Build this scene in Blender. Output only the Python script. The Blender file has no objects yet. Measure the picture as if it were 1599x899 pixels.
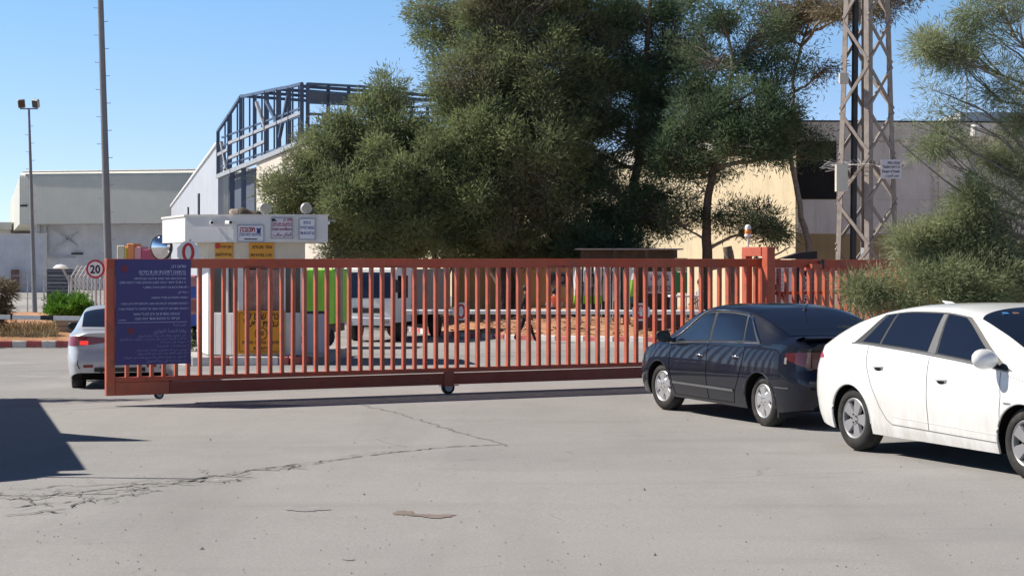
import bpy, bmesh, math, random
import numpy as np
from mathutils import Vector, Matrix, noise

# ------------------------------------------------------------------ camera, world, sun, exposure
SC = bpy.context.scene
COL = SC.collection
F = 2800.0          # focal length in photo pixels (1599 wide)
HZ, CX = 404.0, 800.0
cam = bpy.data.cameras.new('camera')
cam.sensor_width = 36.0
cam.lens = 36.0 * F / 1599.0
cam.shift_y = (HZ - 449.5) / 1599.0
cam.clip_end = 2000.0
camo = bpy.data.objects.new('camera', cam)
camo.location = (0, 0, 2.0)
camo.rotation_euler = (math.radians(90), 0, 0)
COL.objects.link(camo)
SC.camera = camo

SUN_DIR = Vector((-0.98, 0.18, 0)).normalized()
ELEV = math.radians(44)
sv = Vector((SUN_DIR.x * math.cos(ELEV), SUN_DIR.y * math.cos(ELEV), math.sin(ELEV)))
SKY0, SKY1, SKY2 = (1.33, 1.10, 1.05, 1), (.90, 1.08, 1.10, 1), (.27, .28, .33, 1)
world = bpy.data.worlds.new('World')
SC.world = world
world.use_nodes = True
wn = world.node_tree
sky = wn.nodes.new('ShaderNodeTexSky')
sky.sky_type = 'NISHITA'
sky.sun_disc = False
sky.sun_elevation = ELEV
sky.sun_rotation = math.atan2(SUN_DIR.x, SUN_DIR.y)
sky.air_density = 1.0
sky.dust_density = 0.0
sky.ozone_density = 1.6
# the sky is read a little above the true elevation, so the haze band of the horizon stays pale blue; zenith deeper
_tc = wn.nodes.new('ShaderNodeTexCoord'); _sx = wn.nodes.new('ShaderNodeSeparateXYZ'); wn.links.new(_tc.outputs['Generated'], _sx.inputs[0])
_ma = wn.nodes.new('ShaderNodeMath'); _ma.operation = 'MULTIPLY_ADD'; _ma.inputs[1].default_value = 1.6; _ma.inputs[2].default_value = .13; wn.links.new(_sx.outputs[2], _ma.inputs[0])
_cx = wn.nodes.new('ShaderNodeCombineXYZ'); wn.links.new(_sx.outputs[0], _cx.inputs[0]); wn.links.new(_sx.outputs[1], _cx.inputs[1]); wn.links.new(_ma.outputs[0], _cx.inputs[2])
_nm = wn.nodes.new('ShaderNodeVectorMath'); _nm.operation = 'NORMALIZE'; wn.links.new(_cx.outputs[0], _nm.inputs[0]); wn.links.new(_nm.outputs[0], sky.inputs[0])
_rp = wn.nodes.new('ShaderNodeValToRGB'); wn.links.new(_sx.outputs[2], _rp.inputs[0])
_e = _rp.color_ramp.elements; _e[0].position = 0.0; _e[0].color = SKY0; _e[1].position = .36; _e[1].color = SKY2
_e = _rp.color_ramp.elements.new(.15); _e.color = SKY1
_mx = wn.nodes.new('ShaderNodeMix'); _mx.data_type = 'RGBA'; _mx.blend_type = 'MULTIPLY'; _mx.inputs[0].default_value = 1.0
wn.links.new(sky.outputs[0], _mx.inputs[6]); wn.links.new(_rp.outputs[0], _mx.inputs[7])
wn.links.new(_mx.outputs[2], wn.nodes['Background'].inputs[0])
wn.nodes['Background'].inputs[1].default_value = 0.14
sun = bpy.data.lights.new('sun', 'SUN')
sun.energy = 5.0
sun.angle = math.radians(0.5)
sun.color = (1.0, 0.93, 0.83)
suno = bpy.data.objects.new('sun', sun)
suno.location = sv * 100
suno.rotation_euler = sv.to_track_quat('Z', 'Y').to_euler()
COL.objects.link(suno)
SC.view_settings.view_transform = 'Standard'
SC.view_settings.look = 'None'
SC.view_settings.exposure = 0.4
SC.view_settings.gamma = 1.0

# ------------------------------------------------------------------ helpers
def at(x, y, Y):
    """point seen at photo pixel (x, y) at depth Y"""
    return Vector(((x - CX) / F * Y, Y, 2.0 - (y - HZ) / F * Y))

G0 = Vector((-5.52, 24.35, 0)); GD = Vector((0.8995, 0.4369, 0)); GN = Vector((-0.4369, 0.8995, 0))
def gz(X, Y):
    u = (X - G0.x) * GN.x + (Y - G0.y) * GN.y
    return float(np.interp(u, [-14, -10.5, -5, 0, 1, 7.5, 13, 28], [.09, .07, .01, 0, 0, -.25, -.35, -.65]))
def gp(t, n=0, z=0):
    p = G0 + GD * t + GN * n
    return Vector((p.x, p.y, z))

def tag(o, label=None, cat=None, group=None, kind=None):
    if label: o['label'] = label
    if cat: o['category'] = cat
    if group: o['group'] = group
    if kind: o['kind'] = kind
    return o

def thing(name, label, cat, loc=(0, 0, 0), rz=0.0, group=None):
    o = bpy.data.objects.new(name, None)
    o.empty_display_size = 0.2
    o.location = loc; o.rotation_euler = (0, 0, rz)
    COL.objects.link(o)
    return tag(o, label, cat, group)

def copy_tree(o, parent=None):
    c = o.copy(); COL.objects.link(c)
    if parent: c.parent = parent
    for ch in list(o.children): copy_tree(ch, c)
    return c

class MB:
    """collects polygons; build() links them as one mesh object"""
    def __init__(s): s.v = []; s.f = []; s.m = []
    def add(s, vs, fs, mi=0):
        b = len(s.v); s.v += [tuple(p) for p in vs]
        s.f += [tuple(i + b for i in f) for f in fs]; s.m += [mi] * len(fs)
        return s
    def box(s, c, d, rz=0.0, mi=0, bev=0.0, M=None):
        hx, hy, hz = d[0] / 2, d[1] / 2, d[2] / 2
        R = M if M is not None else Matrix.Rotation(rz, 3, 'Z')
        c = Vector(c)
        if bev > 0:
            b = min(bev, hx * .9, hy * .9, hz * .9)
            pts = []; 
            for sx in (-1, 1):
                for sy in (-1, 1):
                    for sz in (-1, 1):
                        pts.append([(sx * hx, sy * (hy - b), sz * (hz - b)), (sx * (hx - b), sy * hy, sz * (hz - b)), (sx * (hx - b), sy * (hy - b), sz * hz)])
            bm = bmesh.new()
            for p in pts:
                for q in p: bm.verts.new(q)
            bmesh.ops.convex_hull(bm, input=bm.verts)
            bm.verts.index_update()
            s.add([c + R @ v.co for v in bm.verts], [[v.index for v in f.verts] for f in bm.faces], mi)
            bm.free()
            return s
        vs = [c + R @ Vector((x, y, z)) for x in (-hx, hx) for y in (-hy, hy) for z in (-hz, hz)]
        return s.add(vs, [(0, 1, 3, 2), (4, 6, 7, 5), (0, 4, 5, 1), (2, 3, 7, 6), (0, 2, 6, 4), (1, 5, 7, 3)], mi)
    def bar(s, p, q, w, h=None, mi=0, up=(0, 0, 1)):
        """square bar from p to q, w across, h along 'up'"""
        p, q = Vector(p), Vector(q); d = q - p; L = d.length
        if L < 1e-6: return s
        d.normalize(); u = Vector(up)
        if abs(d.dot(u)) > .98: u = Vector((0, 1, 0))
        a = d.cross(u).normalized(); u = a.cross(d)
        M = Matrix((d, a, u)).transposed()
        return s.box((p + q) / 2, (L, w, h or w), mi=mi, M=M)
    def tube(s, pts, r, n=8, mi=0, caps=True):
        pts = [Vector(p) for p in pts]
        rs = r if isinstance(r, (list, tuple)) else [r] * len(pts)
        vs = []; ref = None
        for i, p in enumerate(pts):
            d = (pts[min(i + 1, len(pts) - 1)] - pts[max(i - 1, 0)])
            d = d.normalized() if d.length > 1e-9 else Vector((0, 0, 1))
            if ref is None or abs(ref.dot(d)) > .95:
                ref = Vector((0, 0, 1)) if abs(d.z) < .9 else Vector((1, 0, 0))
            a = d.cross(ref).normalized(); b = d.cross(a)
            ref = -b if False else ref
            for k in range(n):
                an = 2 * math.pi * k / n
                vs.append(p + (a * math.cos(an) + b * math.sin(an)) * rs[i])
        fs = []
        for i in range(len(pts) - 1):
            for k in range(n):
                k2 = (k + 1) % n
                fs.append((i * n + k, i * n + k2, (i + 1) * n + k2, (i + 1) * n + k))
        if caps:
            fs.append(tuple(range(n - 1, -1, -1))); fs.append(tuple((len(pts) - 1) * n + k for k in range(n)))
        return s.add(vs, fs, mi)
    def lathe(s, prof, c=(0, 0, 0), axis='Z', n=24, mi=0, M=None):
        """prof: (radius, height) list revolved about axis"""
        c = Vector(c); vs = []
        for r, h in prof:
            for k in range(n):
                a = 2 * math.pi * k / n
                p = Vector((r * math.cos(a), r * math.sin(a), h))
                if axis == 'Y': p = Vector((p.x, p.z, p.y))
                elif axis == 'X': p = Vector((p.z, p.x, p.y))
                if M is not None: p = M @ p
                vs.append(c + p)
        fs = []
        for i in range(len(prof) - 1):
            for k in range(n):
                k2 = (k + 1) % n
                fs.append((i * n + k, i * n + k2, (i + 1) * n + k2, (i + 1) * n + k))
        return s.add(vs, fs, mi)
    def prism(s, poly, d, mi=0):
        """polygon (3d points) extruded by vector d"""
        n = len(poly); d = Vector(d)
        vs = [Vector(p) for p in poly] + [Vector(p) + d for p in poly]
        fs = [tuple(range(n - 1, -1, -1)), tuple(range(n, 2 * n))] + [(i, (i + 1) % n, n + (i + 1) % n, n + i) for i in range(n)]
        return s.add(vs, fs, mi)
    def grid(s, P, mi=0, wrap=False):
        """P[i][j] -> quads"""
        ni, nj = len(P), len(P[0])
        vs = [p for row in P for p in row]; fs = []
        for i in range(ni - 1):
            for j in range(nj - 1 + (1 if wrap else 0)):
                j2 = (j + 1) % nj
                fs.append((i * nj + j, i * nj + j2, (i + 1) * nj + j2, (i + 1) * nj + j))
        return s.add(vs, fs, mi)
    def build(s, name, mat, parent=None, smooth=None, world_pts=False, fixn=True):
        me = bpy.data.meshes.new(name)
        vs = s.v
        me.from_pydata(vs, [], s.f)
        mats = mat if isinstance(mat, (list, tuple)) else [mat]
        for m in mats: me.materials.append(m)
        if len(mats) > 1: me.polygons.foreach_set('material_index', s.m)
        bm = bmesh.new(); bm.from_mesh(me)
        if smooth is not None: bmesh.ops.remove_doubles(bm, verts=bm.verts, dist=1e-5)
        if fixn: bmesh.ops.recalc_face_normals(bm, faces=bm.faces)
        if smooth is not None:
            for f in bm.faces: f.smooth = True
            for e in bm.edges:
                if len(e.link_faces) == 2 and e.calc_face_angle(0) > math.radians(smooth): e.smooth = False
        bm.to_mesh(me); bm.free()
        o = bpy.data.objects.new(name, me); COL.objects.link(o)
        if parent:
            o.parent = parent
            if world_pts:
                o.matrix_parent_inverse = parent_matrix(parent).inverted()
        return o

def parent_matrix(o):
    M = Matrix.LocRotScale(o.location, o.rotation_euler, o.scale)
    if o.parent: M = parent_matrix(o.parent) @ o.matrix_parent_inverse @ M
    return M

def cat_curve(pts, n):
    """smooth curve through rows of pts, monotone-safe (pchip-like) sampled n"""
    pts = np.array(pts, float); k = len(pts); t = np.arange(k)
    tt = np.linspace(0, k - 1, n)
    return np.stack([pchip(t, pts[:, c], tt) for c in range(pts.shape[1])], 1)

def pchip(x, y, xx):
    x = np.asarray(x, float); y = np.asarray(y, float); xx = np.asarray(xx, float)
    h = np.diff(x); d = np.diff(y) / h; m = np.zeros_like(y)
    for i in range(1, len(x) - 1):
        if d[i - 1] * d[i] > 0:
            w1, w2 = 2 * h[i] + h[i - 1], h[i] + 2 * h[i - 1]
            m[i] = (w1 + w2) / (w1 / d[i - 1] + w2 / d[i])
    m[0], m[-1] = d[0], d[-1]
    i = np.clip(np.searchsorted(x, xx) - 1, 0, len(x) - 2); t = np.clip((xx - x[i]) / h[i], 0, 1)
    return (2*t**3-3*t**2+1)*y[i] + (t**3-2*t**2+t)*h[i]*m[i] + (-2*t**3+3*t**2)*y[i+1] + (t**3-t**2)*h[i]*m[i+1]

# ------------------------------------------------------------------ materials
def srgb(r, g, b):
    return tuple(((c / 255) / 12.92 if c / 255 <= .04045 else ((c / 255 + .055) / 1.055) ** 2.4) for c in (r, g, b))
class NT:
    def __init__(s, name):
        s.m = bpy.data.materials.new(name); s.m.use_nodes = True
        s.t = s.m.node_tree; s.p = s.t.nodes['Principled BSDF']; s.o = s.t.nodes['Material Output']
    def n(s, typ, **kw):
        nd = s.t.nodes.new('ShaderNode' + typ)
        for k, v in kw.items():
            if k in nd.inputs: nd.inputs[k].default_value = v
            else: setattr(nd, k, v)
        return nd
    def l(s, a, b): s.t.links.new(a, b)
    def coord(s, kind='Object', scale=(1, 1, 1)):
        tc = s.n('TexCoord'); mp = s.n('Mapping'); mp.inputs['Scale'].default_value = scale
        s.l(tc.outputs[kind], mp.inputs[0]); return mp.outputs[0]
    def noise(s, vec, scale, detail=4, rough=.6):
        nd = s.n('TexNoise'); nd.inputs['Scale'].default_value = scale; nd.inputs['Detail'].default_value = detail
        nd.inputs['Roughness'].default_value = rough
        s.l(vec, nd.inputs['Vector']); return nd.outputs['Fac']
    def ramp(s, fac, stops):
        r = s.n('ValToRGB'); cr = r.color_ramp
        while len(cr.elements) < len(stops): cr.elements.new(.5)
        for e, (p, c) in zip(cr.elements, stops):
            e.position = p; e.color = (*c, 1) if len(c) == 3 else c
        s.l(fac, r.inputs[0]); return r.outputs[0]
    def mix(s, fac, a, b, mode='MIX'):
        m = s.n('Mix', data_type='RGBA', blend_type=mode)
        for sock, v in ((m.inputs[0], fac), (m.inputs[6], a), (m.inputs[7], b)):
            if hasattr(v, 'links'): s.l(v, sock)
            elif isinstance(v, (int, float)): sock.default_value = v
            else: sock.default_value = (*v, 1)
        return m.outputs[2]
    def bump(s, h, strength=.3, dist=.01):
        b = s.n('Bump'); b.inputs['Strength'].default_value = strength; b.inputs['Distance'].default_value = dist
        s.l(h, b.inputs['Height']); s.l(b.outputs[0], s.p.inputs['Normal'])

def paint(name, col, rough=.5, var=.12, scale=3.0, metal=0.0, coat=0.0, grime=None, gscale=1.2, spec=.5, bump=0.0, chips=False):
    """painted or plain surface with soft unevenness and optional dirt of its own"""
    k = NT(name); v0 = k.coord(); oi = k.n('ObjectInfo'); sh = k.n('VectorMath', operation='MULTIPLY_ADD')
    cb = k.n('CombineXYZ'); k.l(oi.outputs['Random'], cb.inputs[0]); k.l(oi.outputs['Random'], cb.inputs[2])
    k.l(cb.outputs[0], sh.inputs[0]); sh.inputs[1].default_value = (37, 0, 53); k.l(v0, sh.inputs[2]); v = sh.outputs[0]
    f = k.noise(v, scale, 5)
    lo = tuple(c * (1 - var) for c in col); hi = tuple(min(1, c * (1 + var)) for c in col)
    c = k.ramp(f, [(.3, lo), (.7, hi)])
    if grime:
        g = k.ramp(k.noise(v, gscale, 8, .7), [(.5, (0, 0, 0)), (.72, (1, 1, 1))])
        c = k.mix(g, c, grime)
    if chips:
        ch = k.ramp(k.noise(v, 14, 6, .75), [(.60, (0, 0, 0)), (.66, (1, 1, 1))]); c = k.mix(ch, c, (.14, .055, .03))
        fd = k.ramp(k.noise(v, .8, 4, .6), [(.45, (0, 0, 0)), (.75, (.4, .4, .4))]); c = k.mix(fd, c, (.52, .20, .13))
    k.l(c, k.p.inputs['Base Color'])
    k.p.inputs['Roughness'].default_value = rough; k.p.inputs['Metallic'].default_value = metal
    k.p.inputs['Coat Weight'].default_value = coat; k.p.inputs['Coat IOR'].default_value = 1.36 if coat and coat < .5 else 1.5; k.p.inputs['Coat Roughness'].default_value = .04
    k.p.inputs['Specular IOR Level'].default_value = spec
    if bump: k.bump(k.noise(v, 60, 4), bump, .004)
    return k.m
def flat(name, col, rough=.5, metal=0, emit=None, spec=.5):
    k = NT(name); k.p.inputs['Base Color'].default_value = (*col, 1)
    k.p.inputs['Roughness'].default_value = rough; k.p.inputs['Metallic'].default_value = metal
    k.p.inputs['Specular IOR Level'].default_value = spec
    if emit:
        k.p.inputs['Emission Color'].default_value = (*emit[0], 1); k.p.inputs['Emission Strength'].default_value = emit[1]
    return k.m
def corrugated(name, col, scale, axis=0, rough=.5, var=.08, depth=.03):
    k = NT(name); v = k.coord()
    w = k.n('TexWave', wave_type='BANDS', bands_direction='XYZ'[axis], wave_profile='SIN')
    w.inputs['Scale'].default_value = scale; w.inputs['Distortion'].default_value = 0
    k.l(v, w.inputs['Vector'])
    f = k.noise(v, .7, 6)
    k.l(k.ramp(f, [(.3, tuple(c * (1 - var) for c in col)), (.7, tuple(c * (1 + var) for c in col))]), k.p.inputs['Base Color'])
    k.bump(w.outputs['Fac'], .6, depth); k.p.inputs['Roughness'].default_value = rough
    return k.m
def road_material():
    k = NT('worn_pale_asphalt'); v = k.coord()
    big = k.noise(v, .12, 5, .6); mid = k.noise(v, 1.1, 8, .7); fine = k.noise(v, 45, 4, .7)
    stretch = k.noise(k.coord(scale=(.25, 1.4, 1)), .8, 7, .65)
    c = k.ramp(mid, [(.25, (.310, .303, .298)), (.75, (.400, .391, .383))])
    c = k.mix(k.ramp(big, [(.38, (0, 0, 0)), (.62, (.75, .75, .75))]), c, (.44, .42, .40))
    c = k.mix(k.ramp(stretch, [(.55, (0, 0, 0)), (.75, (.45, .45, .45))]), c, (.22, .21, .205))
    speck = k.n('TexVoronoi'); speck.inputs['Scale'].default_value = 38; k.l(v, speck.inputs['Vector'])
    c = k.mix(k.ramp(speck.outputs['Distance'], [(.0, (.8, .8, .8)), (.25, (0, 0, 0))]), c, (.17, .165, .16))
    pale = k.n('TexVoronoi'); pale.inputs['Scale'].default_value = 23; k.l(v, pale.inputs['Vector'])
    c = k.mix(k.ramp(pale.outputs['Distance'], [(.0, (.8, .8, .8)), (.24, (0, 0, 0))]), c, (.52, .50, .48))
    c = k.mix(k.ramp(fine, [(.35, (0, 0, 0)), (.72, (.6, .6, .6))]), c, (.20, .195, .19))
    # fine hair cracks that come and go
    cr = k.n('TexVoronoi', feature='DISTANCE_TO_EDGE'); cr.inputs['Scale'].default_value = .55
    wob = k.n('TexNoise'); wob.inputs['Scale'].default_value = 2.2; wob.inputs['Detail'].default_value = 6
    k.l(v, wob.inputs['Vector'])
    k.l(k.mix(.22, v, wob.outputs['Color']), cr.inputs['Vector'])
    line = k.ramp(cr.outputs['Distance'], [(.0, (1, 1, 1)), (.006, (0, 0, 0))])
    gate = k.ramp(k.noise(v, .35, 3), [(.56, (0, 0, 0)), (.64, (.6, .6, .6))])
    c = k.mix(k.mix(1.0, line, gate, 'MULTIPLY'), c, (.1, .095, .09))
    # broad worn wheel paths and patched areas
    pt = k.n('TexVoronoi'); pt.inputs['Scale'].default_value = .16; k.l(k.mix(.35, v, wob.outputs['Color']), pt.inputs['Vector'])
    c = k.mix(.16, c, k.ramp(pt.outputs['Color'], [(.2, (.10, .10, .10)), (.8, (.62, .60, .57))]))
    c = k.mix(k.ramp(k.noise(k.coord(scale=(.6, .08, 1)), 1.5, 6, .6), [(.5, (0, 0, 0)), (.72, (.45, .45, .45))]), c, (.24, .23, .22))
    agg = k.noise(v, 160, 3, .8); c = k.mix(k.ramp(agg, [(.45, (0, 0, 0)), (.75, (.5, .5, .5))]), c, (.16, .155, .15))
    # blots
    bl = k.ramp(k.noise(v, .9, 3, .5), [(.70, (0, 0, 0)), (.76, (.35, .35, .35))])
    c = k.mix(bl, c, (.17, .16, .155))
    k.l(c, k.p.inputs['Base Color']); k.p.inputs['Roughness'].default_value = .88
    k.p.inputs['Specular IOR Level'].default_value = .25
    k.bump(agg, .6, .006)
    return k.m
def leaf_material(name, cols, seed=0.0, trans=.25, dry=0.0):
    k = NT(name); geo = k.n('NewGeometry'); v = k.coord()
    mp = k.n('Mapping'); mp.inputs['Location'].default_value = (seed, seed * 2, 0); k.l(v, mp.inputs[0])
    big = k.noise(mp.outputs[0], .95, 4, .65)
    add = k.n('Math', operation='MULTIPLY_ADD'); add.inputs[1].default_value = .34
    k.l(geo.outputs['Random Per Island'], add.inputs[0])
    m2 = k.n('Math', operation='MULTIPLY'); m2.inputs[1].default_value = 1.35; k.l(big, m2.inputs[0])
    k.l(m2.outputs[0], add.inputs[2])
    sub = k.n('Math', operation='SUBTRACT'); sub.inputs[1].default_value = .36; k.l(add.outputs[0], sub.inputs[0])
    c = k.ramp(sub.outputs[0], [(i / (len(cols) - 1), cc) for i, cc in enumerate(cols)])
    if dry:
        mp2 = k.n('Mapping'); mp2.inputs['Location'].default_value = (seed + 7, 3, 1); k.l(v, mp2.inputs[0])
        c = k.mix(k.ramp(k.noise(mp2.outputs[0], .33, 4, .6), [(.50, (0, 0, 0)), (.66, (dry, dry, dry))]), c, (.19, .155, .12))
    k.l(c, k.p.inputs['Base Color']); k.p.inputs['Roughness'].default_value = .65
    k.p.inputs['Specular IOR Level'].default_value = .25
    tr = k.n('BsdfTranslucent'); k.l(c, tr.inputs[0])
    mx = k.n('MixShader'); mx.inputs[0].default_value = trans
    k.l(k.p.outputs[0], mx.inputs[1]); k.l(tr.outputs[0], mx.inputs[2]); k.l(mx.outputs[0], k.o.inputs[0])
    return k.m

def wall_material(name, col, streak=.2, stain=(.12, .11, .10)):
    k = NT(name); v = k.coord()
    a = k.noise(v, .9, 8, .65); b = k.noise(k.coord(scale=(2.2, 2.2, .18)), 1.6, 6, .6)
    c = k.ramp(a, [(.3, tuple(x * .86 for x in col)), (.7, tuple(min(1, x * 1.08) for x in col))])
    c = k.mix(k.ramp(b, [(.52, (0, 0, 0)), (.8, (streak * 2, streak * 2, streak * 2))]), c, stain)
    k.l(c, k.p.inputs['Base Color']); k.p.inputs['Roughness'].default_value = .9
    k.p.inputs['Specular IOR Level'].default_value = .2
    k.bump(k.noise(v, 25, 5), .25, .01)
    return k.m

M = {}
M['road'] = road_material()
M['gate'] = paint('gate_red_paint', (.50, .098, .042), .45, .14, 3.5, grime=(.24, .075, .045), gscale=4.5, chips=True)
M['gate_rail'] = paint('gate_red_paint_rail', (.50, .078, .030), .5, .12, 2.5, grime=(.28, .085, .055), gscale=3.0, chips=True)
M['gate_low'] = paint('gate_dull_red_paint', (.32, .062, .036), .6, .2, 1.5, grime=(.22, .085, .06), gscale=3, chips=True)
M['gate_orange'] = paint('faded_orange_red_paint', (.48, .105, .055), .55, .12, 3, chips=True)
M['rubber'] = flat('black_rubber', (.018, .018, .018), .75)
M['dark'] = flat('dark_plastic', (.02, .021, .023), .5)
M['void'] = flat('dark_underbody', (.008, .008, .008), .9, spec=.1)
M['chrome'] = flat('chrome', (.75, .75, .76), .12, 1.0)
M['alloy'] = paint('silver_alloy', (.55, .55, .56), .32, .1, 6, metal=.6)
M['alloy_grey'] = paint('grey_alloy', (.33, .33, .34), .4, .1, 6, metal=.3)
M['glass'] = flat('tinted_glass', (.008, .012, .022), .03, 0, spec=.5); M['glass'].node_tree.nodes['Principled BSDF'].inputs['IOR'].default_value = 2.1
M['glass_win'] = flat('dark_window_glass', (.03, .035, .035), .06, 0, spec=.7)
M['car_black'] = paint('dark_navy_car_paint', (.0045, .007, .016), .35, .15, 2, coat=.72, grime=(.009, .011, .014), gscale=1.5, spec=.15)
def dusty_white():
    k = NT('dusty_white_car_paint'); v = k.coord(); sx = k.n('SeparateXYZ'); k.l(v, sx.inputs[0])
    h = k.ramp(sx.outputs[2], [(.22, (1, 1, 1)), (.78, (0, 0, 0))]); f = k.ramp(k.noise(k.coord(scale=(1, 1, .35)), 5, 7, .7), [(.35, (0, 0, 0)), (.75, (.8, .8, .8))])
    k.l(k.mix(k.mix(1.0, h, f, 'MULTIPLY'), (.80, .80, .79), (.44, .40, .35)), k.p.inputs['Base Color'])
    k.p.inputs['Roughness'].default_value = .35; k.p.inputs['Coat Weight'].default_value = .8; k.p.inputs['Coat Roughness'].default_value = .05
    return k.m
M['car_white'] = dusty_white()
M['car_silver'] = paint('pale_silver_car_paint', (.50, .53, .57), .35, .03, 2, metal=.1, coat=.8)
M['tail_red'] = flat('red_lamp_lens', (.22, .012, .016), .12, spec=.6)
M['tail_dark'] = flat('smoked_red_lens', (.085, .012, .014), .1, spec=.7)
M['tail_pink'] = flat('pale_red_lens', (.42, .05, .10), .15, spec=.6)
M['brake'] = flat('lit_brake_lamp', (.6, .02, .02), .2, emit=((1, .04, .03), .7))
M['amber'] = flat('amber_lens', (.85, .25, .03), .3)
M['white'] = paint('white_paint', (.78, .78, .76), .55, .06, 2)
M['white_old'] = wall_material('stained_white_paint', (.74, .72, .70), .22, (.34, .31, .28))
M['cream'] = wall_material('cream_plaster', (.62, .58, .50), .08)
M['galv'] = paint('galvanised_steel', (.42, .43, .44), .5, .15, 5, metal=.35)
M['tower'] = paint('weathered_grey_lattice_steel', (.25, .215, .19), .6, .2, 4, grime=(.17, .125, .10), gscale=3)
M['pole'] = paint('grey_pole_paint', (.20, .20, .215), .5, .1, 2)
M['sign_blue'] = paint('blue_sign_face', (.034, .020, .165), .35, .06, 1)
M['letter_pale'] = flat('pale_blue_lettering', (.50, .52, .72), .6)
M['letter_dim'] = flat('dim_lilac_lettering', (.27, .27, .46), .6)
M['red_mark'] = flat('dull_red_emblem', (.20, .03, .06), .6)
M['red'] = flat('sign_red', (.45, .02, .03), .45)
M['black'] = flat('black_print', (.015, .015, .018), .6)
M['navy_print'] = flat('navy_print', (.05, .07, .30), .6)
M['red_print'] = flat('crimson_print', (.34, .03, .06), .6)
M['signw'] = paint('white_sign_face', (.74, .74, .75), .4, .03, 2)
M['sign_lilac'] = paint('pale_pink_sign_face', (.66, .60, .65), .4, .03, 2)
M['yellow'] = paint('amber_yellow_sign_face', (.72, .30, .012), .45, .05, 2)
M['ochre'] = paint('ochre_sign_face', (.62, .30, .035), .5, .08, 3)
M['greybox'] = paint('grey_cabinet_paint', (.34, .36, .42), .5, .08, 2)
M['lime'] = paint('lime_green_paint', (.30, .66, .06), .5, .08, 1)
M['blue'] = paint('blue_paint', (.05, .10, .42), .5, .1, 1)
M['yel2'] = paint('yellow_print', (.72, .58, .12), .5, .1, 1)
M['kerb_w'] = paint('white_kerb_paint', (.66, .65, .63), .85, .12, 4, grime=(.40, .38, .36), gscale=4)
M['kerb_r'] = paint('red_kerb_paint', (.48, .13, .125), .85, .15, 4, grime=(.40, .25, .22), gscale=4)
M['kerb_g'] = paint('bare_concrete_kerb', (.36, .34, .32), .9, .15, 4)
M['soil'] = paint('dry_red_brown_soil', (.48, .265, .155), .95, .3, 1.6, grime=(.32, .19, .12), gscale=2.2, spec=.1, bump=.8)
M['dry'] = leaf_material('dry_grass', [(.20, .15, .08), (.32, .25, .14)], 3, .15)
M['steel_blue'] = paint('dark_blue_steel_paint', (.070, .108, .180), .5, .2, 1)
M['panel_blue'] = corrugated('dark_grey_blue_cladding', (.105, .12, .16), 6, 0)
M['clad_white'] = corrugated('pale_metal_cladding', (.48, .50, .54), 3.2, 1, .45)
M['fascia'] = corrugated('grey_green_fascia_cladding', (.55, .545, .48), 2.2, 0, .55, .05, .015)
M['wall_blue'] = wall_material('pale_grey_blue_render', (.60, .61, .65), .05)
M['wall_shade'] = wall_material('grey_concrete_panel', (.76, .715, .65), .18)
M['wall_yellow'] = wall_material('pale_yellow_render', (.66, .575, .41), .16)
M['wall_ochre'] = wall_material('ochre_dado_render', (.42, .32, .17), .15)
M['wall_dark'] = wall_material('near_black_panel', (.025, .025, .025), .1)  # shade of the front's dark opening, put into a near-black colour
M['bark'] = paint('grey_brown_bark', (.115, .088, .068), .95, .3, 6, bump=1.0, spec=.1)
M['bark_pale'] = paint('pale_grey_bark', (.27, .23, .195), .95, .3, 6, bump=1.0, spec=.1)
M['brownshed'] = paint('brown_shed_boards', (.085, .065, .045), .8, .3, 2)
M['conc'] = wall_material('sandy_concrete', (.50, .42, .33), .1)
M['skin'] = flat('skin', (.42, .24, .16), .6)
M['cloth_black'] = flat('black_cloth', (.012, .012, .014), .9)
M['cloth_grey'] = flat('pale_grey_checked_cloth', (.42, .40, .42), .9)
M['cloth_tan'] = flat('tan_cloth', (.36, .30, .24), .9)
M['vest'] = flat('orange_vest_cloth', (.62, .09, .03), .8)
M['vest_grey'] = flat('grey_vest_tape', (.34, .32, .32), .6)
M['hair'] = flat('dark_hair', (.012, .010, .009), .7)

HEB = set(chr(c) for c in range(0x590, 0x600))
def rtl(s):
    """right-to-left line: reverse the whole, keep runs of digits and Latin readable"""
    out = []; run = ''
    for ch in s:
        if ch.isdigit() or ('a' <= ch.lower() <= 'z'): run += ch
        else:
            if run: out.append(run[::-1]); run = ''
            out.append({'(': ')', ')': '('}.get(ch, ch))
    if run: out.append(run[::-1])
    return ''.join(out)[::-1]
AR = {}
def _ar():
    base = [('ا', 0xFE8D, 2), ('ب', 0xFE8F, 4), ('ة', 0xFE93, 2), ('ت', 0xFE95, 4), ('ث', 0xFE99, 4), ('ج', 0xFE9D, 4), ('ح', 0xFEA1, 4), ('خ', 0xFEA5, 4), ('د', 0xFEA9, 2),
            ('ذ', 0xFEAB, 2), ('ر', 0xFEAD, 2), ('ز', 0xFEAF, 2), ('س', 0xFEB1, 4), ('ش', 0xFEB5, 4), ('ص', 0xFEB9, 4), ('ض', 0xFEBD, 4), ('ط', 0xFEC1, 4), ('ظ', 0xFEC5, 4),
            ('ع', 0xFEC9, 4), ('غ', 0xFECD, 4), ('ف', 0xFED1, 4), ('ق', 0xFED5, 4), ('ك', 0xFED9, 4), ('ل', 0xFEDD, 4), ('م', 0xFEE1, 4), ('ن', 0xFEE5, 4), ('ه', 0xFEE9, 4),
            ('و', 0xFEED, 2), ('ى', 0xFEEF, 2), ('ي', 0xFEF1, 4), ('أ', 0xFE83, 2)]
    for ch, code, n in base: AR[ch] = (code, n)
_ar()
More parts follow.
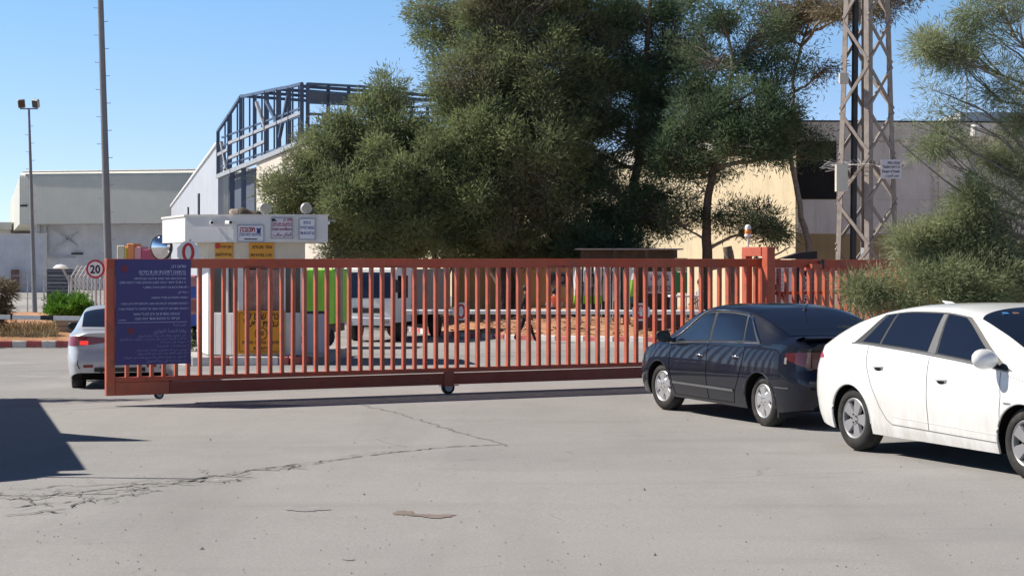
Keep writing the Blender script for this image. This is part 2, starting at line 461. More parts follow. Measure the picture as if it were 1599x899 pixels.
def arabic(s):
    out = []
    for i, ch in enumerate(s):
        if ch not in AR: out.append(ch); continue
        code, n = AR[ch]
        prev = i > 0 and s[i - 1] in AR and AR[s[i - 1]][1] == 4
        nxt = i + 1 < len(s) and s[i + 1] in AR
        if n == 2: form = 1 if prev else 0
        else: form = (3 if nxt else 1) if prev else (2 if nxt else 0)
        out.append(chr(code + form))
    return ''.join(out)[::-1]

def lettering(lines, mat, parent, M4, name='lettering', bold=0.0):
    """lines: (text, size, x, y, align, width or None) laid out in a sign's plane; one mesh"""
    vs, fs = [], []
    for i, (txt, size, x, y, al, wid) in enumerate(lines):
        c = bpy.data.curves.new('tmp', 'FONT'); c.body = txt; c.size = size; c.resolution_u = 2; c.offset = bold * size
        o = bpy.data.objects.new('tmp', c); COL.objects.link(o)
        dg = bpy.context.evaluated_depsgraph_get()
        me = bpy.data.meshes.new_from_object(o.evaluated_get(dg))
        bpy.data.objects.remove(o); bpy.data.curves.remove(c)
        if len(me.vertices) == 0: continue
        xs = [v.co.x for v in me.vertices]; x0, x1 = min(xs), max(xs)
        sc = (wid / (x1 - x0)) if wid else 1.0
        off = {'L': -x0 * sc, 'R': -x1 * sc, 'C': -(x0 + x1) / 2 * sc}[al]
        b = len(vs)
        for v in me.vertices: vs.append(((v.co.x * sc + off + x), v.co.y + y, 0.0))
        for p in me.polygons: fs.append(tuple(b + j for j in p.vertices))
        bpy.data.meshes.remove(me)
    mb = MB(); mb.add([M4 @ Vector(v) for v in vs], fs)
    o = mb.build(name, mat, None, fixn=False)
    # faces of touching strokes must not share a plane
    for i, p in enumerate(o.data.polygons): pass
    if parent:
        o.parent = parent; o.matrix_parent_inverse = parent_matrix(parent).inverted()
    return o

def plane_frame(origin, right, up=(0, 0, 1), lift=0.004):
    """4x4 whose x runs along 'right', y along 'up', z out of the sign"""
    r = Vector(right).normalized(); u = Vector(up).normalized(); n = r.cross(u).normalized()
    Mx = Matrix((r, u, n)).transposed().to_4x4()
    Mx.translation = Vector(origin) + n * lift
    return Mx
# ------------------------------------------------------------------ ground
def build_ground():
    us = [-60, -30, -18, -14, -12, -10.5, -8, -5, -2.5, 0, 1, 3, 5, 7.5, 10, 13, 17, 22, 28, 40, 60, 100, 200, 500, 1200]
    ts = [-1200, -400, -150, -60, -30, -15, -5, 0, 5, 10, 15, 25, 40, 80, 200, 500, 1200]
    mb = MB()
    P = []
    for u in us:
        row = []
        for t in ts:
            p = gp(t, u); row.append((p.x, p.y, gz(p.x, p.y)))
        P.append(row)
    mb.grid(P)
    o = mb.build('road', M['road']); tag(o, kind='structure')
    for f in o.data.polygons: f.use_smooth = True
build_ground()

def ground_strip(name, pts, w, mat, lift=.004, jit=.3, seed=1, step=.12):
    """ragged flat strip laid on the ground along pts (world xy)"""
    rng = random.Random(seed); mb = MB(); L = []
    for (a, b) in zip(pts[:-1], pts[1:]):
        a, b = Vector(a), Vector(b); n = max(2, int((b - a).length / step))
        for i in range(n): L.append(a.lerp(b, i / n))
    L.append(Vector(pts[-1])); P = []
    for i, p in enumerate(L):
        d = (L[min(i + 1, len(L) - 1)] - L[max(0, i - 1)]).normalized(); s = Vector((-d.y, d.x))
        k = rng.gauss(0, jit * w * 1.5); ww = w * max(.12, rng.gauss(.6, jit)) * min(1, (i + .3) / 4, (len(L) - i) / 4)
        q = p + s * k
        P.append([(q.x + s.x * ww / 2, q.y + s.y * ww / 2, gz(q.x, q.y) + lift), (q.x - s.x * ww / 2, q.y - s.y * ww / 2, gz(q.x, q.y) + lift)])
    mb.grid(P)
    o = mb.build(name, mat); return tag(o, kind='structure')
def gxy(x, y):
    """ground point under photo pixel, iterated on the terrain"""
    z = 0.0
    for _ in range(12):
        Y = (2 - z) * F / (y - HZ); X = (x - CX) / F * Y; z = gz(X, Y)
    return Vector((X, Y))
M['crack'] = paint('crack_dark', (.135, .13, .125), .95, .3, 8, spec=.05)  # flat dark tone of the road cracks
M['crack_grey'] = paint('worn_seam_tar', (.25, .242, .235), .95, .25, 8, spec=.1)
M['crumb'] = paint('crumbled_asphalt', (.29, .28, .27), .95, .35, 12, bump=1.0, spec=.1)
M['stain'] = paint('brown_oil_stain', (.22, .175, .15), .8, .15, 6)
M['stain_grey'] = paint('grey_damp_stain', (.285, .275, .268), .8, .1, 6)
R1 = random.Random(5)
main = [gxy(*p) for p in [(-20, 772), (60, 775), (130, 768), (210, 758), (290, 749), (360, 742), (400, 733), (470, 724), (540, 716), (620, 706), (700, 698), (790, 694)]]
ground_strip('road_crack', main, .035, M['crack'], .006, .35, 1, .07)
ground_strip('road_crumble', [p + Vector((0, -.05)) for p in main[:8]], .30, M['crumb'], .004, .25, 2, .08)
for i, (a, b, w) in enumerate([((-10, 790), (140, 782), .03), ((20, 766), (230, 752), .025), ((60, 800), (250, 765), .022), ((180, 770), (330, 748), .03), ((270, 752), (345, 742), .05),
                               ((400, 734), (470, 727), .06), ((440, 735), (540, 716), .02), ((330, 757), (400, 746), .03), ((520, 712), (640, 705), .02), ((0, 806), (110, 800), .025), ((30, 775), (80, 792), .02), ((120, 770), (150, 786), .02), ((200, 757), (215, 775), .02)]):
    pa, pb = gxy(*a), gxy(*b); n = 6
    pts = [pa.lerp(pb, k / n) + Vector((R1.gauss(0, .03), R1.gauss(0, .07))) * (0 < k < n) for k in range(n + 1)]
    ground_strip('road_crack', pts, w, M['crack'], .0065 + .0004 * i, .4, 10 + i, .06)
# ladder of crazed cells at the left
for i in range(46):
    x = R1.uniform(-10, 330); y = 783 - x * .12 + R1.gauss(0, 11)
    p = gxy(x, y); q = p + Vector((R1.gauss(0, .16), R1.gauss(0, .22)))
    ground_strip('road_crack', [p, p.lerp(q, .5) + Vector((R1.gauss(0, .03), R1.gauss(0, .03))), q], .02, M['crack'], .0125 + .0003 * i, .35, 60 + i, .05)
ground_strip('road_seam', [gxy(*p) for p in [(556, 630), (610, 642), (680, 663), (735, 680), (775, 690), (798, 697)]], .05, M['crack_grey'], .0045, .3, 31, .1)
ground_strip('road_seam', [gxy(*p) for p in [(-20, 643), (90, 641), (160, 637), (235, 634)]], .03, M['crack_grey'], .0045, .4, 32, .1)
def blot(name, cx, cy, rx, ry, mat, seed, lift):
    rng = random.Random(seed); c = gxy(cx, cy); pts = []
    for k in range(26):
        a = 2 * math.pi * k / 26; e = gxy(cx + rx * math.cos(a), cy + ry * math.sin(a)); f = rng.uniform(.6, 1.12)
        q = c + (e - c) * f; pts.append((q.x, q.y, gz(q.x, q.y) + lift))
    mb = MB(); mb.add(pts, [tuple(range(26))]); tag(mb.build(name, mat), kind='structure')
blot('road_stain', 632, 801, 20, 4, M['stain'], 3, .0046); blot('road_stain', 683, 806, 34, 3.2, M['stain'], 4, .0052)
blot('road_stain', 655, 804.5, 22, 1.8, M['stain'], 9, .0058); blot('road_stain', 480, 795, 36, 4, M['stain_grey'], 6, .0046); blot('road_stain', 545, 873, 12, 3, M['stain_grey'], 7, .0046)
# loose grit on the near road: too many to count, one object
def grit():
    rng = np.random.default_rng(4); mb = MB()
    for i in range(500):
        y = rng.uniform(640, 899); x = rng.uniform(-40, 1640); p = gxy(x, y); r = rng.uniform(.003, .009) * (1 if rng.random() < .96 else 2.2)
        z = gz(p.x, p.y); a = rng.uniform(0, 6.28)
        c = [(p.x + r * math.cos(a + k * 1.57) * rng.uniform(.7, 1.2), p.y + r * math.sin(a + k * 1.57) * rng.uniform(.7, 1.2), z + .001) for k in range(4)]
        top = (p.x, p.y, z + r * 1.1)
        mb.add(c + [top], [(0, 1, 4), (1, 2, 4), (2, 3, 4), (3, 0, 4)])
    o = mb.build('road_grit', paint('grit', (.27, .25, .235), .9, .4, 40)); tag(o, kind='stuff')
grit()
# sunken track of the sliding gate
mb = MB(); P = []
for t in np.linspace(1.25, 12.5, 30):
    a, b = gp(t, -.06), gp(t, .06); P.append([(a.x, a.y, .006), (b.x, b.y, .006)])
mb.grid(P); tag(mb.build('gate_track', M['dark']), kind='structure')
P = []; mb = MB(); rr = random.Random(3)
for t in np.linspace(1.2, 12.5, 70):
    a, b = gp(t, -.95 - rr.uniform(0, .03)), gp(t, -.06); P.append([(a.x, a.y, .004), (b.x, b.y, .004)])
mb.grid(P); tag(mb.build('track_strip', paint('rough_dark_grey_strip', (.24, .235, .23), .95, .25, 9, bump=1.0)), kind='structure')  # darker rough strip along the near side of the track
# thin white line beyond the gate at the left
ground_strip('lane_line', [gxy(*p) for p in [(-30, 579), (40, 578), (110, 574), (180, 571)]], .09, flat('worn_white_line', (.55, .54, .52), .8), .005, .1, 9, .3)

# ------------------------------------------------------------------ sandy bank under the trees with its kerb
def kerb_run(pts, name, segl=.55, h=.16, w=.16, start=0, cols=(0, 1)):
    mb = MB(); pts = [Vector(p) for p in pts]; acc = 0; k = start; rng = random.Random(8)
    for a, b in zip(pts[:-1], pts[1:]):
        n = max(1, round((b - a).length / segl))
        for i in range(n):
            p, q = a.lerp(b, (i + .012) / n), a.lerp(b, (i + .988) / n)
            m = (p + q) / 2; d = q - p
            mb.box((m.x, m.y, gz(m.x, m.y) + h / 2 - .02 + rng.uniform(-.008, .008)), (d.length, w, h + .04), math.atan2(d.y, d.x) + rng.uniform(-.01, .01), cols[k % len(cols)], bev=.02); k += 1
    o = mb.build(name, [M['kerb_w'], M['kerb_r'], M['kerb_g']]); tag(o, kind='structure'); return o
kpts = [gxy(*p) for p in [(640, 516), (665, 521), (720, 526), (790, 529.5), (870, 531.5), (960, 533), (1060, 534), (1180, 534), (1300, 533)]]
kerb_run(kpts, 'kerb', .62)
def bank():
    fx = [p.x for p in kpts]; fy = [p.y + .12 for p in kpts]; P = []
    for X in np.linspace(fx[0] - 1.2, 26, 90):
        y0 = float(np.interp(X, fx, fy)); row = []
        for v in np.linspace(0, 1, 26):
            Y = y0 + v * 26
            e = min(1, max(0, (X - fx[0] + 1.2) / 3))
            h = (.1 + .42 * min(1, v * 26 / 7) ** .8) * e + .10 * noise.noise(Vector((X * .9, Y * .9, 0))) * min(1, v * 8) + .05 * noise.noise(Vector((X * 3, Y * 3, 1))) * min(1, v * 14)
            row.append((X, Y, gz(X, Y) + max(.03, h)))
        P.append(row)
    mb = MB(); mb.grid(P); o = mb.build('sandy_bank', M['soil']); tag(o, kind='structure')
    for f in o.data.polygons: f.use_smooth = True
bank()
# litter of dead leaves and twigs on the bank (nobody could count it)
def litter():
    rng = np.random.default_rng(7); mb = MB()
    for i in range(520):
        X = rng.uniform(-3, 11); y0 = float(np.interp(X, [p.x for p in kpts], [p.y for p in kpts])) + .3; Y = y0 + rng.uniform(0, 7)
        z = gz(X, Y) + .10 + .42 * min(1, (Y - y0) / 7) ** .8 + .06; a = rng.uniform(0, 6.28); l = rng.uniform(.05, .22); w = rng.uniform(.02, .07)
        dx, dy = math.cos(a), math.sin(a)
        mb.add([(X - dx * l - dy * w, Y - dy * l + dx * w, z), (X + dx * l - dy * w, Y + dy * l + dx * w, z + .06), (X + dx * l + dy * w, Y + dy * l - dx * w, z + .05), (X - dx * l + dy * w, Y - dy * l - dx * w, z)], [(0, 1, 2, 3)])
    tag(mb.build('leaf_litter', paint('dead_leaf_litter', (.20, .13, .085), .95, .5, 20)), kind='stuff')
litter()
# kerb and soil at the far left
kl = [gxy(*p) for p in [(-260, 543), (-100, 543), (20, 542), (112, 542), (200, 541), (262, 539)]]
kerb_run(kl, 'kerb', .46, .2, .18)
mb = MB(); P = []
for X in np.linspace(-30, -8.6, 60):
    row = []
    y0 = float(np.interp(X, [p.x for p in kl], [p.y for p in kl])) + .1
    for v in np.linspace(0, 1, 18):
        Y = y0 + v * 24; row.append((X, Y, gz(X, Y) + .15 + .2 * min(1, v * 5) + .12 * noise.noise(Vector((X * .8, Y * .8, 3))) * min(1, v * 6)))
    P.append(row)
mb.grid(P); o = mb.build('verge', M['soil']); tag(o, kind='structure')
for f in o.data.polygons: f.use_smooth = True

# ------------------------------------------------------------------ sliding gate
RB = random.Random(12)
def build_gate():
    LEN = 10.95
    g = thing('sliding_gate', 'long orange red barred sliding gate with the blue notice on its left end', 'gate', (G0.x, G0.y, 0), math.atan2(GD.y, GD.x))
    # local: x along the gate, y behind, z up
    mb = MB(); mb.box((LEN / 2, .0, 1.935), (LEN, .13, .13), bev=.006); mb.build('top_rail', M['gate_rail'], g)
    mb = MB(); mb.box((.06, 0, 1.005), (.12, .10, 1.728), bev=.005); mb.build('end_post', M['gate'], g)
    mb = MB(); mb.box((.12 + (LEN - .12) / 2, 0, .355), (LEN - .125, .10, .065), bev=.004); mb.build('bottom_rail', M['gate_rail'], g)
    mb = MB(); mb.box((.87 + (LEN - .87) / 2, .012, .223), (LEN - .88, .085, .166), bev=.005)
    mb.build('lower_beam', M['gate_low'], g)
    mb = MB(); mb.box((.495, -.002, .231), (.745, .104, .18), bev=.004); mb.build('end_plate', M['gate'], g)
    mb = MB(); mb.box((5.08, -.035, .226), (.16, .03, .205), bev=.004); mb.box((5.08, -.04, .128), (.30, .06, .012)); mb.build('wheel_bracket', M['gate_low'], g)
    k = MB(); k.box((0, 0, 0), (.046, .075, 1.482)); b0 = None
    n = 0; x = .29
    while x < LEN - .08:
        if b0 is None:
            b0 = k.build('bar', M['gate'], g); o = b0
        else:
            o = b0.copy(); COL.objects.link(o); o.parent = g
        o.location = (x, -.012, 1.1285); o.rotation_euler = (RB.uniform(-.002, .002), RB.uniform(-.003, .003) if n != 34 else .009, 0); x += .170; n += 1
    def wheel(x, r, z):
        mb = MB(); mb.lathe([(0, -.035), (r * .35, -.035), (r * .4, -.03), (r * .8, -.03), (r, -.028), (r, .028), (r * .8, .03), (0, .03)], (x, 0, z), 'Y', 20)
        w = mb.build('wheel', M['rubber'], g, 40)
        mb = MB(); mb.lathe([(0, -.044), (.018, -.044), (.02, -.036), (.05 * r / .08, -.0365)], (x, 0, z), 'Y', 12); mb.build('hub', M['galv'], w)
    wheel(.735, .062, .135); wheel(5.08, .098, .098)
    # bolts of the top rail
    mb = MB()
    for xx in (2.1, 4.2, 6.85, 7.1): mb.box((xx, -.066, 1.883), (.30, .012, .022))
    mb.build('weld_plate', M['gate_low'], g)
build_gate()

# blue notice fixed to the left end of the gate
def blue_notice():
    t0, t1, z0, z1 = .115, 1.165, .555, 1.992
    o = gp(t0, -.072, z0); n = thing('notice_board', 'large dark blue notice in Hebrew and Arabic hung on the gate end', 'notice', o, math.atan2(GD.y, GD.x))
    W, H = t1 - t0, z1 - z0
    mb = MB(); mb.box((W / 2, 0, H / 2), (W, .012, H), bev=.004); mb.build('panel', M['sign_blue'], n)
    Fm = plane_frame(gp(t0, -.078, z0), GD, lift=.003)
    def Y(py): return H * (1 - (py - 406) / 162.0)
    def X(px): return W * (px - 175) / 109.5
    r = X(277)
    A = lettering([(rtl('שלום רב,'), .058, r, Y(419), 'R', X(277) - X(255)), (rtl('בהתאם לתקנות שעת חירום'), .062, r, Y(427.5), 'R', X(277) - X(209)),
        (rtl('אנו מצווים לעצור בשער כל רכב הנכנס לאתר לצורך'), .03, r, Y(430.5), 'R', X(277) - X(209)),
        (rtl('אם הרכב נושא חומר מסוכן יש לעצור כאן ולהמתין'), .042, r, Y(437), 'R', X(277) - X(202)), (rtl('כי ניתן לך אישור כניסה מקצין הביטחון בשער הראשי (200)'), .042, r, Y(443), 'R', X(277) - X(181)),
        (rtl('• תעודת זהות או רישיון נהיגה בתוקף.'), .04, X(281), Y(450.5), 'R', X(281) - X(214)), (rtl('• טלפון.'), .04, X(281), Y(458.5), 'R', X(281) - X(265)),
        (rtl('• מסמכי המשלוח או מספר ההזמנה.'), .04, X(281), Y(466.5), 'R', X(281) - X(226)), (rtl('• הנהגים מתבקשים לכבות את המנוע ולהמתין ליד הרכב בשער.'), .04, X(281), Y(475.5), 'R', X(281) - X(182)),
        (rtl('• הכניסה תתאפשר רק לאחר אישור של הממונה על המשלוח בשער.'), .04, X(281), Y(483.5), 'R', X(281) - X(179))], M['letter_pale'], n, Fm, bold=.012)
    lettering([(rtl('הכניסה מותרת אך ורק לבעלי אישור'), .05, X(268), Y(492), 'R', X(268) - X(200)), (rtl('הקפדה על בטיחות באתר הינה חובה'), .05, X(268), Y(499), 'R', X(268) - X(203)), (rtl('מהדורה'), .025, X(190), Y(500), 'R', X(190) - X(179))], M['letter_pale'], n, Fm, bold=.012)
    lettering([(arabic('مرحبا'), .06, r, Y(509), 'R', X(277) - X(259)), (arabic('وفقا لانظمة الطوارئ'.replace('ئ', 'ي')), .066, r, Y(519), 'R', X(277) - X(230)),
        (arabic('نحن ملزمون بايقاف كل مركبة تدخل الموقع'), .04, r, Y(525), 'R', X(277) - X(208)), (arabic('اذا كانت المركبة تحمل مواد خطرة يجب الوقوف هنا والانتظار'), .036, r, Y(530), 'R', X(277) - X(181)),
        (arabic('• هوية او رخصة'), .036, X(281), Y(535), 'R', X(281) - X(240)), (arabic('• مستندات الشحنة'), .036, X(281), Y(541), 'R', X(281) - X(234)), (arabic('• يرجى من السائقين اطفاء المحرك'), .036, X(281), Y(547), 'R', X(281) - X(206)),
        (arabic('• الدخول فقط بعد اذن من المسوول'), .036, X(281), Y(552), 'R', X(281) - X(207)), (arabic('الدخول مسموح لحاملي التصريح فقط عند البوابة'), .036, r, Y(558), 'R', X(277) - X(188)), (arabic('السلامة اولا في هذا الموقع'), .036, r, Y(564), 'R', X(277) - X(220))], M['letter_dim'], n, Fm, bold=.008)
    mb = MB(); mb.box(Fm @ Vector(((X(178) + X(279)) / 2, Y(503), 0)), (X(279) - X(178), .002, .006), math.atan2(GD.y, GD.x))
    mb.build('rule_line', M['letter_pale'], n, world_pts=True)
    # dull red sun emblems
    for cx, cy, rr in ((188, 420, .05), (197, 516, .043)):
        pts = []
        for k in range(32):
            q = rr * (1.25 if k % 2 else .85); a = 2 * math.pi * k / 32
            pts.append(Fm @ Vector((X(cx) + q * math.cos(a), Y(cy) + q * math.sin(a), 0)))
        m2 = MB(); m2.add(pts, [tuple(range(32))]); m2.build('emblem', M['red_mark'], n, world_pts=True, fixn=False)
blue_notice()

# portal post that guides the gate, and the amber beacon on it
def portal():
    g = thing('gate_post', 'tall orange portal post straddling the gate behind the black sedan', 'gate post', gp(10.62, 0, 0), math.atan2(GD.y, GD.x))
    mb = MB(); mb.box((.0, -.20, 1.05), (.15, .16, 2.28), bev=.006); mb.build('post', M['gate_rail'], g)
    mb = MB(); mb.box((.0, .42, 1.05), (.13, .12, 2.28), bev=.006); mb.build('post', M['gate_orange'], g)
    mb = MB(); mb.box((.0, .13, 2.115), (.148, .455, .15), bev=.006); mb.build('crossbeam', M['gate_orange'], g)
    mb = MB(); mb.box((-.08, -.02, 2.0), (.02, .2, .03)); mb.lathe([(0, -.03), (.03, -.03), (.03, .03), (0, .03)], (-.05, .08, 2.01), 'Y', 12); mb.build('guide_roller', M['dark'], g)
    b = thing('beacon_lamp', 'small amber beacon on a thin white rod above the gate post', 'beacon', gp(10.60, .36, 2.19))
    mb = MB(); mb.tube([(0, 0, -.01), (0, 0, .18)], .016, 8); mb.build('rod', M['white'], b)
    mb = MB(); mb.lathe([(0, .17), (.055, .17), (.06, .20), (.055, .215), (0, .215)], n=14); mb.build('base', M['white'], b, 40)
    mb = MB(); mb.lathe([(.05, .216), (.055, .24), (.05, .29), (.03, .30)], n=14); mb.build('lens', M['amber'], b, 60)
    mb = MB(); mb.lathe([(.052, .292), (.05, .34), (.03, .365), (0, .37)], n=14); mb.build('cap', M['white'], b, 60)
portal()

def fixed_fence():
    f = thing('barred_fence', 'fixed orange red barred fence continuing right of the gate post', 'fence', gp(10.75, .12, 0), math.atan2(GD.y, GD.x))
    L = 5.6; zb = -.12
    mb = MB(); mb.box((L / 2, 0, 1.92), (L, .1, .13), bev=.005); mb.build('top_rail', M['gate_rail'], f)
    mb = MB(); mb.box((L / 2, 0, .30), (L, .08, .1), bev=.005); mb.build('bottom_rail', M['gate'], f)
    mb = MB(); mb.box((L / 2, .055, 1.44), (L, .03, .05)); mb.build('middle_rail', M['gate_low'], f)
    k = MB(); k.box((0, 0, 0), (.046, .07, 1.50)); b0 = None; x = .12
    while x < L:
        if b0 is None: b0 = o = k.build('bar', M['gate'], f)
        else: o = b0.copy(); COL.objects.link(o); o.parent = f
        o.location = (x, -.02, 1.1); x += .152
    for x in (.02, 2.8, 5.6):
        mb = MB(); mb.box((x, .1, .92), (.1, .1, 2.08), bev=.005); mb.build('post', M['gate'], f)
    # lattice brace behind
    mb = MB(); mb.bar((.1, .09, 1.75), (1.0, .09, .7), .05); mb.bar((1.9, .09, 1.75), (2.7, .09, .8), .05); mb.build('brace', M['gate_low'], f)
    # bracket box on the rail
    c = MB(); c.box((.93, -.10, 1.875), (.20, .14, .075), bev=.006); c.build('bracket', M['gate_orange'], f)
    c = MB(); c.box((1.09, -.07, 1.91), (.07, .06, .16), bev=.006); c.build('catch', M['dark'], f)
    # second, shorter row of bars behind, seen as doubled bars
    g2 = thing('parked_gate_leaf', 'second orange barred gate leaf standing behind the fixed fence by the tamarisk', 'gate leaf', gp(12.0, .75, 0), math.atan2(GD.y, GD.x) + .06)
    mb = MB(); mb.box((1.6, 0, 1.85), (3.2, .07, .1), bev=.004); mb.box((1.6, 0, .1), (3.2, .07, .1)); mb.build('frame', M['gate_orange'], g2)
    b1 = None
    for i in range(20):
        if b1 is None:
            q = MB(); q.box((0, 0, 0), (.045, .045, 1.64)); b1 = o = q.build('bar', M['gate_orange'], g2)
        else: o = b1.copy(); COL.objects.link(o); o.parent = g2
        o.location = (.06 + i * .162, -.02, .98)
fixed_fence()
# ------------------------------------------------------------------ cars
GH = [(1.0, 0.0), (.945, .25), (.885, .50), (.82, .735), (.745, .895), (.56, .963), (.30, .992), (0, 1.0)]
def gh_at(s):
    q = cat_curve_cache['gh']; t = np.linspace(0, 1, len(q))
    return np.interp(s, t, q[:, 0]), np.interp(s, t, q[:, 1])
cat_curve_cache = {'gh': cat_curve(GH, 141)}

class CarShape:
    def __init__(s, xr, xf, top, belt, W, sill=.20, axle=1.35, rw=.315, ra=.352, rear_taper=.46, front_taper=.62, rear_min=.70, front_min=.62, warp=None, shoulder=.955, low=.93, rear_lift=.06):
        s.rl = rear_lift
        s.xr, s.xf, s.W0, s.sill, s.axle, s.rw, s.ra = xr, xf, W, sill, axle, rw, ra
        s.top, s.belt = np.array(top, float), np.array(belt, float)
        s.rt, s.ft, s.rm, s.fm = rear_taper, front_taper, rear_min, front_min
        s.warp = warp or {}; s.sh, s.low = shoulder, low
    def zc(s, x): return pchip(s.top[:, 0], s.top[:, 1], np.clip(x, s.xr, s.xf))
    def zb(s, x): return np.minimum(pchip(s.belt[:, 0], s.belt[:, 1], np.clip(x, s.xr, s.xf)), s.zc(x) - .012)
    def Wx(s, x):
        x = np.asarray(x, float)
        r = np.clip((x - s.xr) / s.rt, 0, 1); f = np.clip((s.xf - x) / s.ft, 0, 1)
        a = s.rm + (1 - s.rm) * np.sqrt(np.clip(1 - (1 - r) ** 2.2, 0, 1)); b = s.fm + (1 - s.fm) * np.sqrt(np.clip(1 - (1 - f) ** 2.2, 0, 1))
        mid = 1 - .03 * np.clip((np.abs(x) - .6) / 1.6, 0, 1) ** 2
        return s.W0 * a * b * mid
    def side(s, x, z):
        """half width at height z (below the belt)"""
        t = np.clip((z - s.sill) / (s.zb(x) - s.sill), 0, 1)
        f = pchip([0, .12, .30, .52, .72, .88, 1.0], [s.low, s.low + .028, .985, 1.0, .992, .975, s.sh], t)
        return s.Wx(x) * f
    def up(s, x, q):
        """point on greenhouse / hood / deck at section parameter q"""
        y, h = gh_at(q); zb = s.zb(x)
        return s.Wx(x) * s.sh * y, zb + h * (s.zc(x) - zb)
    def w(s, x, y, z):
        """bend the ends"""
        for end, pr in s.warp.items():
            xe, ln = (s.xr, pr['len']) if end == 'rear' else (s.xf, pr['len'])
            k = np.clip(1 - abs(x - xe) / ln, 0, 1) ** 1.5
            x = x + float(np.interp(z, pr['z'], pr['e'])) * k
        return Vector((x, float(y), float(z)))
    def bottom(s, x):
        for a in (-s.axle, s.axle):
            d = abs(x - a)
            if d < s.ra: return s.rw - .005 + math.sqrt(max(0, s.ra ** 2 - d ** 2))
        b = s.sill
        b += s.rl * max(0, (s.xr + .5 - x) / .5) + .05 * max(0, (x - s.xf + .5) / .5)
        return b
    def stations(s):
        xs = list(np.linspace(s.xr, s.xf, 110))
        xs += [s.xr + d for d in (.004, .012, .025, .05, .08, .12, .17)] + [s.xf - d for d in (.004, .012, .025, .05, .08, .12)]
        for a in (-s.axle, s.axle):
            xs = [x for x in xs if abs(abs(x - a) - s.ra) > .012 and not abs(x - a) < s.ra]
            xs += [a + s.ra * math.cos(t) for t in np.linspace(.02, math.pi - .02, 29)]
            xs += [a - s.ra - .0005, a + s.ra + .0005]
        return sorted(xs)

def build_body(S, mat, root, name='body'):
    P = []
    for x in S.stations():
        zbot = S.bottom(x); zb = float(S.zb(x)); half = []
        inn = float(S.side(x, max(zbot, S.sill)))
        half.append((0.0, zbot)); half.append((max(0.05, inn - .25), zbot)); half.append((inn - .02, zbot))
        for z in np.linspace(zbot, zb, 18): half.append((float(S.side(x, z)), float(z)))
        for q in np.linspace(0.02, 1, 34):
            y, z = S.up(x, q); half.append((float(y), float(z)))
        ring = [S.w(x, -y, z) for (y, z) in half] + [S.w(x, y, z) for (y, z) in half[-2::-1]]
        P.append(ring[:-1] + [ring[-1]])
    mb = MB(); mb.grid(P)
    n = len(P[0]); h = n // 2; nj = n - 1
    for k in range(len(mb.f)):
        if k % nj < 2 or k % nj >= nj - 2: mb.m[k] = 1
    for row in (P[0], P[-1]):
        for i in range(h): mb.add([row[i], row[i + 1], row[n - 2 - i], row[n - 1 - i]], [(0, 1, 2, 3)])
    o = mb.build(name, [mat, M['void']], root, 38)
    return o

def patch_up(S, x0, x1, q0, q1, sgn, lift=.004, nx=20, nq=14):
    """greenhouse patch; x0,x1: functions of fraction f along q"""
    P = []
    for j in range(nq + 1):
        f = j / nq; q = q0 + (q1 - q0) * f; row = []
        for i in range(nx + 1):
            x = x0(f) + (x1(f) - x0(f)) * i / nx
            y, z = S.up(x, q); y2, z2 = S.up(x, q + .01); y1, z1 = S.up(x, q - .01)
            d = Vector((0, float(y2 - y1), float(z2 - z1))); nrm = Vector((0, d.z, -d.y)).normalized()
            if nrm.y < 0 and nrm.z < 0: nrm = -nrm
            zx = float(S.up(x + .02, q)[1] - S.up(x - .02, q)[1]) / .04
            nn = Vector((-zx * nrm.z, nrm.y, nrm.z)).normalized()
            p = Vector((x, float(y), float(z))) + nn * lift
            p = S.w(p.x, p.y * sgn, p.z); row.append(p)
        P.append(row)
    return P
def patch_screen(S, xa, xb, q0, lift=.004, nx=22, ny=14):
    """wind/back screen across the car; xa,xb: functions of |side fraction| f (1 at pillars, 0 centre)"""
    P = []
    for j in range(-ny, ny + 1):
        f = abs(j) / ny; q = 1 - (1 - q0) * f; row = []
        for i in range(nx + 1):
            x = xa(f) + (xb(f) - xa(f)) * i / nx
            y, z = S.up(x, q); zx = float(S.up(x + .02, q)[1] - S.up(x - .02, q)[1]) / .04
            nn = Vector((-zx, 0, 1)).normalized()
            p = Vector((x, float(y) * (1 if j > 0 else -1), float(z))) + nn * lift
            row.append(S.w(p.x, p.y, p.z))
        P.append(row)
    return P
def patch_side(S, x0, x1, zlo, zhi, sgn, lift=.004, nx=16, nz=8):
    P = []
    for i in range(nx + 1):
        x = x0 + (x1 - x0) * i / nx; row = []
        for j in range(nz + 1):
            z = zlo(x) + (zhi(x) - zlo(x)) * j / nz
            y = float(S.side(x, z)); dy = float(S.side(x + .005, z) - S.side(x - .005, z)) / .01
            n = Vector((-dy, 1, 0)).normalized()
            p = Vector((x, y, z)) + n * lift
            q = S.w(p.x, p.y * sgn, p.z); row.append(q)
        P.append(row)
    return P
def line_side(S, pts, sgn, w=.006, lift=.002, mb=None):
    """thin dark gap line along side points (x,z) with x,z densified"""
    mb = mb or MB(); L = []
    for a, b in zip(pts[:-1], pts[1:]):
        for k in range(8): L.append((a[0] + (b[0] - a[0]) * k / 8, a[1] + (b[1] - a[1]) * k / 8))
    L.append(pts[-1]); Q = []
    for x, z in L:
        zb = float(S.zb(x))
        if z <= zb: y = float(S.side(x, z))
        else:
            h = (z - zb) / max(1e-3, float(S.zc(x)) - zb); qs = np.linspace(0, .6, 80); y = float(S.up(x, np.interp(h, gh_at(qs)[1], qs))[0])
        Q.append(S.w(x, (y + lift) * sgn, z))
    mb.tube(Q, w / 2, 5); return mb

